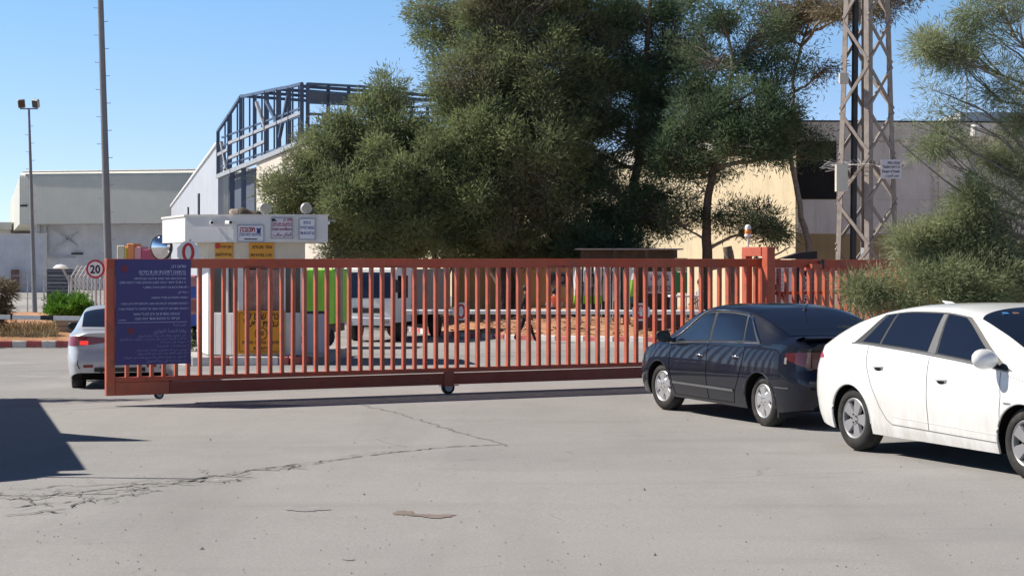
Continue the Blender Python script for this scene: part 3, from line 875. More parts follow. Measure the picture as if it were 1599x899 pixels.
def wheel(root, x, y, sgn, r, style, steer=0.0, width=.20):
    """sgn +1: outer face towards +y"""
    w = bpy.data.objects.new('wheel', None); COL.objects.link(w); w.parent = root; w.empty_display_size = .2
    w.location = (x, y, r); w.rotation_euler = (0, 0, steer)
    s = sgn; hw = width / 2; ri = r * .655
    mb = MB()
    prof = [(ri, -hw), (ri + .02, -hw - .004), (r - .045, -hw), (r - .015, -hw + .018), (r, -hw + .04), (r, hw - .04), (r - .015, hw - .018), (r - .045, hw + .004), (ri + .022, hw + .004), (ri, hw - .006), (ri - .01, hw - .03)]
    mb.lathe([(a, b * s) for a, b in prof], (0, 0, 0), 'Y', 44); mb.build('tyre', paint_tyre, w, 50)
    mb = MB()
    mb.lathe([(ri - .0, (hw - .012) * s), (ri - .012, (hw - .004) * s), (ri - .026, (hw - .012) * s), (ri - .036, (hw - .07) * s)], (0, 0, 0), 'Y', 44)
    n = 5
    def spoke(a0, w0, w1, r0, r1, y0, y1, th):
        Mx = Matrix.Rotation(a0, 3, 'Y')
        pts = [(-w0, r0, y0), (w0, r0, y0), (w1, r1, y1), (-w1, r1, y1)]
        v = [Mx @ Vector((px, yy * s, rr)) for px, rr, yy in pts] + [Mx @ Vector((px * 1.15, (yy - th) * s, rr)) for px, rr, yy in pts]
        mb.add(v, [(0, 1, 2, 3), (4, 7, 6, 5), (0, 4, 5, 1), (1, 5, 6, 2), (2, 6, 7, 3), (3, 7, 4, 0)])
    if style == 'turbine':
        mb.lathe([(0, (hw - .004) * s), (.07, (hw - .006) * s), (.10, (hw - .016) * s), (.115, (hw - .03) * s)], (0, 0, 0), 'Y', 30)
        for k in range(5):
            a = k * 2 * math.pi / 5 + .2
            spoke(a, .045, .062, .08, ri - .02, hw - .012, hw - .016, .03)
            for d in (-.42, .42): spoke(a + d, .010, .018, .09, ri - .018, hw - .022, hw - .018, .02)
    else:
        mb.lathe([(0, (hw - .010) * s), (.055, (hw - .012) * s), (.065, (hw - .03) * s)], (0, 0, 0), 'Y', 24)
        for k in range(5):
            a = k * 2 * math.pi / 5 + .35
            spoke(a, .034, .064, .045, ri - .02, hw - .018, hw - .010, .03)
            spoke(a + .33, .010, .014, .06, ri - .018, hw - .030, hw - .024, .02)
    mb.build('rim', M['alloy'] if style == 'turbine' else M['alloy_grey'], w, 35)
    mb = MB(); mb.lathe([(0, (hw - .062) * s), (ri - .03, (hw - .066) * s)], (0, 0, 0), 'Y', 30); mb.build('brake_backing', M['void'], w)
    mb = MB()
    for k in range(5):
        a = k * 2 * math.pi / 5 + .35 + (math.pi / 5 if style != 'turbine' else .4)
        mb.lathe([(0, (hw - .001) * s), (.008, (hw - .002) * s), (.009, (hw - .02) * s)], (.042 * math.sin(a), 0, .042 * math.cos(a)), 'Y', 8)
    mb.build('wheel_nuts', M['dark'], w)
    return w
paint_tyre = paint('tyre_rubber', (.035, .034, .033), .85, .25, 8, grime=(.085, .08, .075), gscale=5, spec=.2)

def under(S, root):
    mb = MB(); L = S.xf - S.xr
    mb.box(((S.xf + S.xr) / 2, 0, .29), (S.axle * 2 - S.ra * 2 - .05, S.W0 * 1.7, .14))
    for a in (-S.axle, S.axle): mb.box((a, 0, .36), (S.ra * 1.9, S.W0 * 1.15, .26)); mb.box((a, 0, .31), (.09, S.W0 * 1.5, .09))
    mb.box((S.xr + .42, 0, .30), (.5, S.W0 * 1.4, .12)); mb.box((S.xf - .42, 0, .28), (.5, S.W0 * 1.3, .12))
    mb.build('underbody', M['void'], root)
def arches(S, root, mat):
    for a in (-S.axle, S.axle):
        for sg in (1, -1):
            pts = []; mb = MB()
            for t in np.linspace(-.05, math.pi + .05, 25):
                x = a + S.ra * math.cos(t); z = S.rw - .005 + S.ra * math.sin(t)
                pts.append(S.w(x, (float(S.side(x, z)) - .004) * sg, z))
            mb.tube(pts, .011, 6); mb.build('arch_lip', mat, root, 50)
def mirror(root, pos, sgn, mat, scale=1.0, name='side_mirror'):
    """pos: root on the door; sgn: side"""
    m = MB(); s = scale; M0 = Matrix.Rotation(-.12 * sgn, 3, 'Z')
    P = []
    for i in range(9):
        u = i / 8; row = []
        y = (.055 + .185 * u) * s
        hh = (.072 * math.sqrt(max(0, 1 - ((u - .42) / .62) ** 2)) + .006) * s; dd = (.075 * math.sqrt(max(0, 1 - ((u - .35) / .72) ** 2)) + .006) * s
        for k in range(14):
            a = 2 * math.pi * k / 14; cx = math.cos(a); cz = math.sin(a)
            xx = dd * (cx if cx > 0 else cx * .25); row.append(Vector(pos) + M0 @ Vector((xx, y * sgn, .05 * s + hh * cz + .012 * u)))
        P.append(row)
    m.grid(P, wrap=True); n = len(P[0]); m.add(P[0], [tuple(range(n))]); m.add(P[-1], [tuple(range(n - 1, -1, -1))])
    o = m.build(name, mat, root, 60)
    m = MB(); m.tube([Vector(pos) + Vector((0, -.03 * sgn, -.02)), Vector(pos) + Vector((.005, .05 * sgn, .02)), Vector(pos) + Vector((.01, .10 * sgn, .03))], [.032, .024, .02], 8); m.build('mirror_arm', M['dark'], o)
    m = MB(); q = [Vector(pos) + M0 @ Vector((-.0215 * s - .002, (.055 + .185 * (.45 + .40 * math.cos(a))) * s * sgn, .055 * s + .055 * s * math.sin(a))) for a in np.linspace(0, 6.283, 21)[:-1]]
    m.add(q, [tuple(range(20))]); m.build('mirror_glass', M['glass_win'], o)
def handle(S, root, x, z, sgn, mat, L=.17):
    p = S.w(x, (float(S.side(x, z)) + .022) * sgn, z); y = p.y
    m = MB(); m.tube([(x - L / 2, y - .028 * sgn, z - .004), (x - L / 2 + .02, y - .004 * sgn, z), (x, y + .006 * sgn, z + .004), (x + L / 2 - .02, y - .004 * sgn, z + .003), (x + L / 2, y - .028 * sgn, z)], [.010, .012, .013, .012, .010], 8)
    o = m.build('door_handle', mat, root, 60)
    P = [(x + .055 * math.cos(a) , (float(S.side(x, z - .01)) + .003) * sgn, z - .022 + .022 * math.sin(a)) for a in np.linspace(0, 6.283, 17)[:-1]]
    m = MB(); m.add(P, [tuple(range(16))]); m.build('handle_recess', M['dark'], o)
C_ = lambda v: (lambda f: v)
LN = lambda a, b: (lambda f: a + (b - a) * f)
def q_of_h(h):
    qs = np.linspace(0, 1, 200); return float(np.interp(h, gh_at(qs)[1], qs))

def place(root_loc, heading): return root_loc, math.atan2(heading[1], heading[0])

# ---- black sedan
def black_sedan():
    # rear and front near-side wheel contacts -> car frame
    rear, front = Vector((2.95, 21.18)), Vector((2.0, 23.63)); d = (front - rear).normalized(); lf = Vector((-d.y, d.x))
    c = (rear + front) / 2 - lf * .80
    r = thing('sedan', 'dirty black sedan with silver wheels parked in front of the gate', 'car', (c.x, c.y, gz(c.x, c.y) - .004), math.atan2(d.y, d.x))
    S = CarShape(-2.22, 2.24,
        [(-2.22, 1.035), (-2.1, 1.055), (-1.78, 1.085), (-1.5, 1.19), (-1.15, 1.315), (-.75, 1.405), (-.3, 1.44), (.1, 1.435), (.5, 1.37), (.95, 1.205), (1.42, 1.00), (1.6, .955), (1.95, .86), (2.15, .76), (2.24, .66)],
        [(-2.22, .965), (-1.8, 1.00), (-1.3, .985), (-.5, .955), (.5, .915), (1.1, .885), (1.5, .86), (1.9, .77), (2.24, .58)],
        .878, sill=.205, warp={'rear': dict(len=.5, z=[.2, .34, .52, .62, .70, .92, 1.0, 1.05], e=[.10, .02, -.015, 0, .05, .055, .02, -.03]),
                               'front': dict(len=.5, z=[.2, .4, .6, .8], e=[-.06, .0, .0, -.05])}, rear_taper=.5, rear_min=.74)
    build_body(S, M['car_black'], r); under(S, r); arches(S, r, M['car_black'])
    for sg in (1, -1):
        # window surround, then glass panes
        mb = MB(); mb.grid(patch_up(S, LN(-1.33, -.86), LN(1.13, .34), .03, q_of_h(.80), sg, .002, 40)); mb.build('window_frame', M['dark'], r, 60)
        for nm, a, b in (('front_window', LN(-.01, .06), LN(1.03, .33)), ('rear_window', LN(-.90, -.76), LN(-.075, -.01)), ('quarter_window', LN(-1.24, -.86), LN(-.93, -.80))):
            mb = MB(); mb.grid(patch_up(S, a, b, .05, q_of_h(.755), sg, .005)); mb.build(nm, M['glass'], r, 60)
        # chrome waist strip and the bright visor rail over the windows
        m = MB(); L = [S.up(x, .02) for x in np.linspace(-1.33, 1.05, 24)]
        m.tube([S.w(x, (float(y) + .006) * sg, float(z)) for x, (y, z) in zip(np.linspace(-1.33, 1.05, 24), L)], .007, 6); m.build('waist_strip', M['chrome'], r, 60)
        m = MB(); pts = []
        for f in np.linspace(0, 1, 10): pts.append((1.15 - (1.15 - .34) * f, .04 + (q_of_h(.81) - .04) * f))
        pts += [(x, q_of_h(.815)) for x in np.linspace(.2, -.78, 10)]
        for f in np.linspace(0, 1, 8)[1:]: pts.append((-.86 - .47 * f, q_of_h(.80) * (1 - f) + .03 * f))
        m.tube([S.w(x, (float(S.up(x, q)[0]) + .01) * sg, float(S.up(x, q)[1]) + .006) for x, q in pts], .011, 6); m.build('rain_visor', M['chrome'], r, 60)
        m = MB()
        line_side(S, [(1.0, .86), (1.02, .62), (.96, .42), (.90, .245)], sg, .007, .001, m); line_side(S, [(-.03, .93), (-.03, .6), (-.03, .25)], sg, .007, .001, m)
        line_side(S, [(-.99, .955), (-.96, .80), (-.86, .55), (-.74, .38), (-.70, .25)], sg, .007, .001, m); line_side(S, [(.9, .245), (-.7, .25)], sg, .007, .001, m)
        line_side(S, [(-1.30, .96), (-1.42, .975), (-1.75, .985)], sg, .005, .001, m)
        m.build('door_gap', M['void'], r)
        m = MB(); m.grid(patch_side(S, -.72, .92, C_(.385), C_(.415), sg, .012, 30, 2)); m.build('side_moulding', M['chrome'] if False else M['mould'], r)
        handle(S, r, .17, .79, sg, M['chrome']); handle(S, r, -.78, .815, sg, M['chrome'])
        mirror(r, S.w(.98, float(S.up(.98, .06)[0]) * sg, .93), sg, M['dark'], 1.0)
        # tail lamp wraps the corner
        t = MB(); t.grid(patch_side(S, -2.217, -1.93, lambda x: .745 + .10 * (x + 2.217) / .29, lambda x: .925 - .02 * (x + 2.217) / .29, sg, .006, 16, 6)); 
        cap = []
        for i in range(9):
            y = .878 * .74 * .97 - .36 * i / 8; row = []
            for z in np.linspace(.735, .925, 5): row.append(S.w(-2.227, y * sg, float(z)))
            cap.append(row)
        t.grid(cap)
        tl = t.build('tail_lamp', M['tail_dark'], r, 50)
        t = MB(); t.grid(patch_side(S, -1.965, -1.925, lambda x: .775 + .16 * (x + 1.99), lambda x: .86 - .07 * (x + 1.99), sg, .008, 6, 4)); t.build('side_marker', M['lamp_clear'], tl)
        # head lamp
        t = MB(); t.grid(patch_side(S, 1.86, 2.2, lambda x: .64 - .05 * (x - 1.86), lambda x: .74 - .22 * (x - 1.86), sg, .005, 12, 4)); t.build('headlight', M['lamp_clear'], r)
        t = MB(); t.grid(patch_side(S, -1.98, -1.72, C_(.50), lambda x: .512, sg, .010, 10, 2)); t.build('bumper_moulding', M['mould'], r)
    mb = MB(); mb.grid(patch_screen(S, LN(-1.76, -1.70), LN(-.82, -.98), .53, .005)); mb.build('rear_screen', M['glass'], r, 60)
    mb = MB(); mb.grid(patch_screen(S, LN(.36, .52), LN(1.40, 1.22), .53, .005)); mb.build('windscreen', M['glass'], r, 60)
    # boot lip spoiler, boot gaps, plate
    P = []
    for y in np.linspace(-.70, .70, 25):
        e = .03 * (1 - (y / .70) ** 2) ; x0 = -2.20 + .10 * (abs(y) / .7) ** 3
        P.append([(x0 + .20, y, 1.052), (x0 + .10, y, 1.078), (x0 - .0, y, 1.098), (x0 - .045, y, 1.092), (x0 - .035, y, 1.074), (x0 + .03, y, 1.045)])
    mb = MB(); mb.grid(P); mb.build('boot_spoiler', M['car_black'], r, 60)
    mb = MB(); mb.tube([(-2.185, -.62, .72), (-2.185, .62, .72)], .005, 5); mb.build('boot_gap', M['void'], r)
    mb = MB(); mb.box((-2.187, 0, .81), (.014, .52, .11), bev=.004); mb.build('number_plate', M['plate'], r)
    mb = MB(); mb.lathe([(.03, 0), (.028, .012), (.0, .016)], (-.95, .0, float(S.zc(-.95))), 'Z', 12); mb.tube([(-.95, 0, 1.37), (-.99, 0, 1.42), (-1.13, 0, 1.52)], [.009, .005, .003], 6); mb.build('roof_aerial', M['dark'], r)
    yw = .80 - .095
    for sg in (1, -1):
        wheel(r, -1.35, yw * sg, sg, .315, 'turbine'); wheel(r, 1.35, yw * sg, sg, .315, 'turbine', steer=.10)
    mb = MB(); mb.box((-1.72, .70, .30), (.03, .22, .30)); mb.build('mud_flap', M['rubber'], r)
    mb = MB(); mb.box((1.0, .72, .28), (.03, .2, .22)); mb.build('mud_flap', M['rubber'], r)
M['mould'] = paint('dull_grey_moulding', (.12, .125, .13), .5, .1, 4)
M['lamp_clear'] = flat('clear_lamp_lens', (.26, .22, .22), .08, spec=.7)
M['plate'] = flat('yellow_number_plate', (.70, .52, .05), .5)
black_sedan()

# ---- white hatchback
def white_hatch():
    # heading toward the camera's right; the right side faces the camera
    rear, front = Vector((3.47, 18.07)), Vector((4.463, 15.66)); d = (front - rear).normalized(); lf = Vector((-d.y, d.x))
    c = (rear + front) / 2 + lf * .84
    r = thing('hatchback', 'dusty white five door hatchback with grey wheels nearest the camera', 'car', (c.x, c.y, gz(3.97, 16.86) - .004), math.atan2(d.y, d.x))
    S = CarShape(-2.22, 2.24,
        [(-2.22, 1.065), (-2.12, 1.115), (-1.85, 1.20), (-1.45, 1.335), (-1.0, 1.44), (-.5, 1.50), (-.05, 1.51), (.35, 1.475), (.8, 1.315), (1.3, 1.065), (1.5, .985), (1.9, .885), (2.15, .77), (2.24, .66)],
        [(-2.22, .99), (-1.8, 1.06), (-1.3, 1.075), (-.6, 1.045), (.2, .995), (.9, .945), (1.3, .915), (1.7, .86), (2.0, .76), (2.24, .58)],
        .905, sill=.20, ra=.358, rw=.322, warp={'rear': dict(len=.6, z=[.2, .35, .52, .80, .90, 1.0, 1.08], e=[.13, .03, -.01, .0, .05, .10, .12]), 'front': dict(len=.5, z=[.2, .4, .6, .8], e=[-.05, .0, .0, -.06])},
        rear_taper=.5, rear_min=.72, shoulder=.945, low=.94)
    build_body(S, M['car_white'], r); under(S, r); arches(S, r, M['car_white'])
    for sg in (1, -1):
        mb = MB(); mb.grid(patch_up(S, LN(-1.34, -1.02), LN(1.18, .36), .03, q_of_h(.83), sg, .002, 44)); mb.build('window_frame', M['dark'], r, 60)
        for nm, a, b in (('front_window', LN(.06, .03), LN(1.0, .30)), ('rear_window', LN(-.86, -.78), LN(-.10, -.05)), ('quarter_window', LN(-1.19, -.95), LN(-.90, -.82))):
            mb = MB(); mb.grid(patch_up(S, a, b, .05, q_of_h(.80), sg, .005)); mb.build(nm, M['glass'], r, 60)
        mb = MB(); mb.grid(patch_up(S, LN(-.085, -.045), LN(.035, .015), .035, q_of_h(.79), sg, .0055, 4)); mb.build('pillar_trim', M['mould'], r, 60)
        m = MB(); xs = np.linspace(-1.37, 1.12, 26)
        m.tube([S.w(x, (float(S.up(x, .02)[0]) + .004) * sg, float(S.up(x, .02)[1])) for x in xs], .008, 6); m.build('waist_strip', M['mould'], r, 60)
        m = MB()
        line_side(S, [(1.02, .93), (1.06, .72), (1.05, .50), (1.0, .30)], sg, .007, .001, m); line_side(S, [(-.04, 1.0), (-.03, .7), (-.02, .32)], sg, .007, .001, m)
        line_side(S, [(-1.06, 1.06), (-1.05, .88), (-.96, .70), (-.80, .46), (-.70, .36), (-.62, .325)], sg, .007, .001, m); line_side(S, [(1.0, .30), (-.62, .325)], sg, .007, .001, m)
        line_side(S, [(1.12, .90), (1.5, .84), (1.85, .74)], sg, .005, .001, m)
        m.build('door_gap', M['gap'], r)
        m = MB(); pts = [(x, .40 - .03 * (x + .6) / 1.5) for x in np.linspace(-.62, .98, 24)]
        line_side(S, pts, sg, .012, -.003, m); m.build('door_crease', M['gap_soft'], r)
        handle(S, r, .19, .81, sg, M['car_white']); handle(S, r, -.84, .875, sg, M['car_white'])
        mirror(r, S.w(.93, float(S.up(.93, .06)[0]) * sg, .975), sg, M['car_white'], 1.2)
        t = MB(); t.grid(patch_side(S, -2.20, -1.90, lambda x: .90 + .05 * (x + 2.19), lambda x: 1.0 - .28 * max(0, x + 2.12), sg, .006, 14, 6)); t.build('tail_lamp', M['tail_pink'], r, 50)
        t = MB(); t.grid(patch_side(S, 1.80, 2.18, lambda x: .66 - .05 * (x - 1.8), lambda x: .75 - .2 * (x - 1.8), sg, .005, 12, 4)); t.build('headlight', M['lamp_clear'], r)
        b = S.w(1.16, (float(S.side(1.16, .66)) + .004) * sg, .66); mb = MB(); mb.box(b, (.10, .004, .016)); mb.build('wing_badge', M['chrome'], r)
    mb = MB(); mb.grid(patch_screen(S, LN(.33, .50), LN(1.42, 1.26), .53, .005)); ws = mb.build('windscreen', M['glass'], r, 60)
    mb = MB(); mb.grid(patch_screen(S, LN(-2.05, -1.95), LN(-1.05, -1.15), .55, .005)); mb.build('rear_screen', M['glass'], r, 60)
    # two stickers at the head of the windscreen
    for yy, mt in ((-.42, M['sticker']), (-.30, M['sticker_b'])):
        x = .52; z = float(S.zc(x)); mb = MB(); zx = float(S.zc(x + .02) - S.zc(x - .02)) / .04
        mb.box((x, yy, z + .0), (.035, .06, .003), M=Matrix.Rotation(-math.atan(zx), 3, 'Y')); mb.build('sticker', mt, ws)
    mb = MB(); mb.grid([[S.w(2.247, y, z) for z in (.47, .53, .58)] for y in np.linspace(-.46, .46, 9)]); mb.build('grille', M['dark'], r)
    mb = MB(); mb.grid([[S.w(2.247, y, z) for z in (.285, .33, .37)] for y in np.linspace(-.40, .40, 9)]); mb.build('bumper_intake', M['dark'], r)
    mb = MB(); mb.box((2.235, 0, .425), (.03, .52, .10), bev=.004); mb.build('number_plate', M['plate'], r)
    P = MB(); P.tube([(-.80, 0, 1.45), (-.88, 0, 1.475), (-1.02, 0, 1.505)], [.035, .028, .006], 8); P.build('roof_fin', M['car_white'], r)
    yw = .84 - .095
    for sg in (1, -1):
        wheel(r, -1.35, yw * sg, sg, .322, 'five'); wheel(r, 1.35, yw * sg, sg, .322, 'five')
    mb = MB(); mb.box((-.92, -.74, .27), (.05, .2, .10)); mb.box((-.85, -.70, .21), (.10, .2, .02)); mb.build('jack_point', M['void'], r)
M['gap'] = flat('panel_gap', (.16, .16, .16), .9, spec=.05)
M['gap_soft'] = flat('crease_grey', (.58, .57, .55), .7)  # door crease drawn as a greyer line
M['sticker'] = flat('blue_sticker', (.08, .30, .62), .5); M['sticker_b'] = flat('brown_sticker', (.25, .15, .10), .5)
white_hatch()

# ---- pale silver sedan seen from behind, beyond the gate
def silver_sedan():
    X, Y = -6.98, 32.4
    r = thing('sedan', 'pale silver sedan with lit brake lamp, half hidden by the gate end', 'car', (X, Y, gz(X, Y) - .004), math.atan2(.985, -.17))
    S = CarShape(-2.3, 2.3,
        [(-2.3, 1.02), (-2.15, 1.05), (-1.8, 1.075), (-1.45, 1.20), (-1.0, 1.36), (-.5, 1.44), (0, 1.445), (.4, 1.41), (.9, 1.22), (1.4, 1.0), (1.9, .88), (2.3, .66)],
        [(-2.3, .95), (-1.8, .99), (-1.0, .96), (.5, .92), (1.4, .87), (2.0, .75), (2.3, .58)], .91, sill=.2, rear_lift=.15,
        warp={'rear': dict(len=.5, z=[.2, .34, .52, .66, .74, .95, 1.05], e=[.10, .01, -.03, 0, .03, .04, -.02])}, rear_taper=.5, rear_min=.76)
    build_body(S, M['car_silver'], r); under(S, r)
    for sg in (1, -1):
        mb = MB(); mb.grid(patch_up(S, LN(-1.3, -.8), LN(1.1, .3), .04, q_of_h(.77), sg, .004, 30)); mb.build('side_window', M['glass'], r, 60)
        t = MB(); t.grid(patch_side(S, -2.297, -1.98, lambda x: .80, lambda x: .965 - .05 * (x + 2.3), sg, .006, 14, 5)); t.build('tail_lamp', M['tail_red'], r, 50)
        cap = [[S.w(-2.308, (.91 * .76 * .97 - .48 * i / 8) * sg, float(z)) for z in np.linspace(.80 + .06 * i / 8, .965 - .035 * i / 8, 4)] for i in range(9)]
        t = MB(); t.grid(cap); lo = t.build('inner_lamp', M['tail_red'], r)
        cap = [[S.w(-2.316, (.66 - .14 * i / 5) * sg, float(z)) for z in np.linspace(.82, .885, 4)] for i in range(6)]
        t = MB(); t.grid(cap); t.build('brake_light', M['brake'] if sg > 0 else M['tail_red'], lo)
        t = MB(); t.grid([[S.w(-2.313, (.60 - .16 * i / 4) * sg, float(z)) for z in np.linspace(.44, .485, 3)] for i in range(5)]); t.build('reflector', M['tail_red'], r)
        t = MB(); t.tube([S.w(-2.305, .66 * sg, .42), S.w(-2.3, .70 * sg, .50), S.w(-2.29, .69 * sg, .56)], .012, 6); t.build('bumper_crease', M['mould'], r)
        mirror(r, S.w(.95, float(S.up(.95, .06)[0]) * sg, .96), sg, M['dark'], 1.0)
    mb = MB(); mb.grid(patch_screen(S, LN(-1.74, -1.66), LN(-.80, -.95), .53, .005)); mb.build('rear_screen', M['glass'], r, 60)
    mb = MB(); mb.grid(patch_screen(S, LN(.4, .5), LN(1.38, 1.2), .53, .005)); mb.build('windscreen', M['glass'], r, 60)
    mb = MB(); mb.grid([[S.w(-2.318, y, z) for z in (.365, .43, .435)] for y in np.linspace(-.42, .42, 9)]); mb.build('bumper_insert', M['dark'], r)
    mb = MB(); mb.lathe([(.03, 0), (.045, -.02), (.045, -.05)], (-2.31, .30, .40), 'X', 12); mb.lathe([(.03, 0), (.045, -.02), (.045, -.05)], (-2.31, -.30, .40), 'X', 12); mb.build('exhaust_tip', M['chrome'], r)
    mb = MB(); mb.box((-2.285, 0, .70), (.014, .52, .11), bev=.004); mb.build('number_plate', M['plate'], r)
    for sg in (1, -1):
        wheel(r, -1.35, .73 * sg, sg, .32, 'five', width=.22); wheel(r, 1.35, .73 * sg, sg, .32, 'five', width=.22)
silver_sedan()
# ------------------------------------------------------------------ gatehouse and what stands round it
def pl(x, Y):
    return Vector(((x - CX) / F * Y, Y))
def wall_prism(mb, pts, z0, z1, mi=0):
    n = len(pts)
    mb.add([(p.x, p.y, z0) for p in pts] + [(p.x, p.y, z1) for p in pts],
           [tuple(range(n - 1, -1, -1)), tuple(range(n, 2 * n))] + [(i, (i + 1) % n, n + (i + 1) % n, n + i) for i in range(n)], mi)
def quad_on(a, b, z0, z1, f0, f1, out, thick=.02):
    """box panel on the wall a->b between fractions f0..f1, standing 'out' proud"""
    d = (b - a).normalized(); nrm = Vector((d.y, -d.x)); 
    p = a.lerp(b, f0) + nrm * out; q = a.lerp(b, f1) + nrm * out
    mb = MB(); m = (p + q) / 2 - nrm * thick / 2
    mb.box((m.x, m.y, (z0 + z1) / 2), ((q - p).length, thick, z1 - z0), math.atan2(d.y, d.x)); return mb
def frame_on(a, b, z, f, out):
    d = (b - a).normalized(); nrm = Vector((d.y, -d.x)); p = a.lerp(b, f) + nrm * out
    return plane_frame((p.x, p.y, z), (d.x, d.y, 0), lift=.006)

KB = 1.0585
V0, V1, V2, V3, V4, V5 = pl(254, 40.5 * KB), pl(289.5, 38.0 * KB), pl(365, 37.7 * KB), pl(512.5, 37.9 * KB), Vector((-4.65, 43.2)), Vector((-6.9, 44.6))
b0, b1, b2, b3, b4, b5 = pl(308, 40.3 * KB), pl(325, 38.6 * KB), pl(374, 38.3 * KB), pl(477, 38.45 * KB), Vector((-5.1, 42.6)), Vector((-6.9, 43.6))
ZF0, ZF1 = 2.372, 2.945
M['lens_grey'] = paint('dull_lamp_glass', (.30, .29, .24), .3, .1, 8)
def gatehouse():
    gzb = gz(-5.7, 40.5); base = gzb + .20
    h = thing('gatehouse', 'small white gatehouse with a deep sign fascia behind the gate', 'gatehouse', (-5.7, 41.5, gzb))
    m = MB(); wall_prism(m, [V0, V1, V2, V3, V4, V5], ZF0, ZF1); m.build('fascia', M['white_old'], h, world_pts=True)
    m = MB(); wall_prism(m, [p * 1.0 + (p - Vector((-5.6, 41.6))) * .012 for p in (V0, V1, V2, V3, V4, V5)], ZF1 + .002, ZF1 + .045); m.build('roof_edge', M['wall_shade'], h, world_pts=True)
    # body: low walls, corner columns, header and glass
    m = MB(); wall_prism(m, [b0, b1, b2, b3, b4, b5], base, .78); m.build('low_wall', M['white_old'], h, world_pts=True)
    m = MB(); wall_prism(m, [b0, b1, b2, b3, b4, b5], 1.86, ZF0 - .002); m.build('header', M['cream'], h, world_pts=True)
    gi = [p + (Vector((-5.7, 41.6)) - p) * .05 for p in (b0, b1, b2, b3, b4, b5)]
    for i in range(5):
        mb = quad_on(gi[i], gi[i + 1], .785, 1.855, 0.0, 1.0, 0, .02); mb.build('window', M['glass_win'], h, world_pts=True)
    m = MB(); wall_prism(m, [b0, b1, b1.lerp(b2, .12), b1.lerp(b2, .12) + Vector((.1, .35)), b0 + Vector((.3, 0))], .782, 1.858); m.build('corner_column', M['white'], h, world_pts=True)
    for a, b, f in ((b1, b2, .60), (b1, b2, .97), (b2, b3, .02), (b2, b3, .66), (b2, b3, .96)):
        p = a.lerp(b, f); mb = MB(); mb.box((p.x, p.y + .06, 1.32), (.11, .10, 1.07), math.atan2((b - a).y, (b - a).x)); mb.build('mullion', M['white_old'], h, world_pts=True)
    # pinkish curtains behind the front glass and the slatted panelling of the low wall
    P = []
    for i in range(40):
        f = .04 + .60 * i / 39; p = gi[2].lerp(gi[3], f) + Vector((0, -.03 + .012 * math.sin(i * 1.9))); P.append([(p.x, p.y, .80), (p.x, p.y, 1.75)])
    m = MB(); m.grid(P); m.build('curtain', paint('dusty_pink_curtain', (.33, .19, .16), .9, .3, 5), h, 60, world_pts=True)
    for i in range(5):
        mb = quad_on(b1, b2, base + .02, .76, .10 + i * .17, .255 + i * .17, .012, .02); mb.build('wall_slat', M['white_old'], h, world_pts=True)
    # things fixed along the roof edge
    def flood(x, Y, zz, yaw):
        q = thing('floodlight', 'round floodlight on the gatehouse roof %s' % ('above the grey arrow sign' if x < 450 else 'above the blue lettered sign'), 'floodlight', (pl(x, Y).x, Y, zz), yaw, 'round floodlights on the gatehouse roof')
        mb = MB(); mb.lathe([(0, .0), (.118, .0), (.128, .02), (.128, .07), (.09, .12), (.04, .14), (0, .14)], (0, 0, .145), 'Y', 22); mb.build('housing', M['galv'], q, 40)
        mb = MB(); mb.lathe([(0, -.004), (.105, -.003)], (0, 0, .145), 'Y', 22); mb.build('lens', M['lens_grey'], q)
        mb = MB(); mb.bar((0, .05, 0), (0, .05, .05), .03); mb.bar((-.16, .05, .17), (-.16, .05, .03), .015); mb.bar((.16, .05, .17), (.16, .05, .03), .015); mb.bar((-.16, .05, .03), (.16, .05, .03), .015); mb.build('bracket', M['dark'], q)
    flood(415, 40.4, ZF1 + .045, .25); flood(479.5, 40.4, ZF1 + .045, .45)
    q = thing('tarpaulin_heap', 'dark tarpaulin heap lying on the gatehouse roof', 'tarpaulin', (pl(388, 40.8).x, 40.8, ZF1 + .045))
    P = []
    for i in range(15):
        u = i / 14; row = []
        for k in range(12):
            a = math.pi * k / 11; rr = (.14 + .05 * math.sin(u * 7)) * math.sqrt(max(0, 1 - (2 * u - 1) ** 2)) + .01
            row.append((-.32 + .64 * u, -rr * 1.6 * math.cos(a), rr * math.sin(a)))
        P.append(row)
    mb = MB(); mb.grid(P); mb.build('cover', M['brownshed'], q, 60)
    mb = MB(); mb.box((-.30, -.1, .07), (.22, .3, .14), .2, bev=.04); mb.build('sack', M['conc'], q)
    for x, Y, lab, yaw in ((354, 39.95, 'small white security camera under the fascia edge at the lit corner', .6), (331, 40.05, 'grey security camera bracketed on the stained fascia face', .2), (516, 40.3, 'white security camera sticking out of the right fascia end', -1.2)):
        q = thing('security_camera', lab, 'camera', (pl(x, Y).x, Y - .02, ZF1 - .14), yaw)
        mb = MB(); mb.box((0, -.12, 0), (.08, .22, .08), bev=.012); mb.build('housing', M['white'], q)
        mb = MB(); mb.lathe([(0, -.235), (.032, -.235), (.034, -.226)], (0, 0, 0), 'Y', 12); mb.build('lens', M['black'], q)
        mb = MB(); mb.bar((0, .12, .05), (0, -.05, .05), .025); mb.build('bracket', M['galv'], q)
    # fascia and wall signs
    def sign(a, b, px0, px1, py0, py1, Y, mat, label, frame=None, out=.03):
        d = (b - a).normalized(); nrm = Vector((d.y, -d.x))
        X0, X1 = (px0 - CX) / F * Y, (px1 - CX) / F * Y; z1, z0 = 2 - (py0 - HZ) / F * Y, 2 - (py1 - HZ) / F * Y
        yy = np.interp((X0 + X1) / 2, [a.x, b.x], [a.y, b.y]); o = Vector((X0, float(np.interp(X0, [a.x, b.x], [a.y, b.y])))) + nrm * out
        n = thing('sign', label, 'sign', (o.x, o.y, z0), math.atan2(d.y, d.x))
        W, H = X1 - X0, z1 - z0
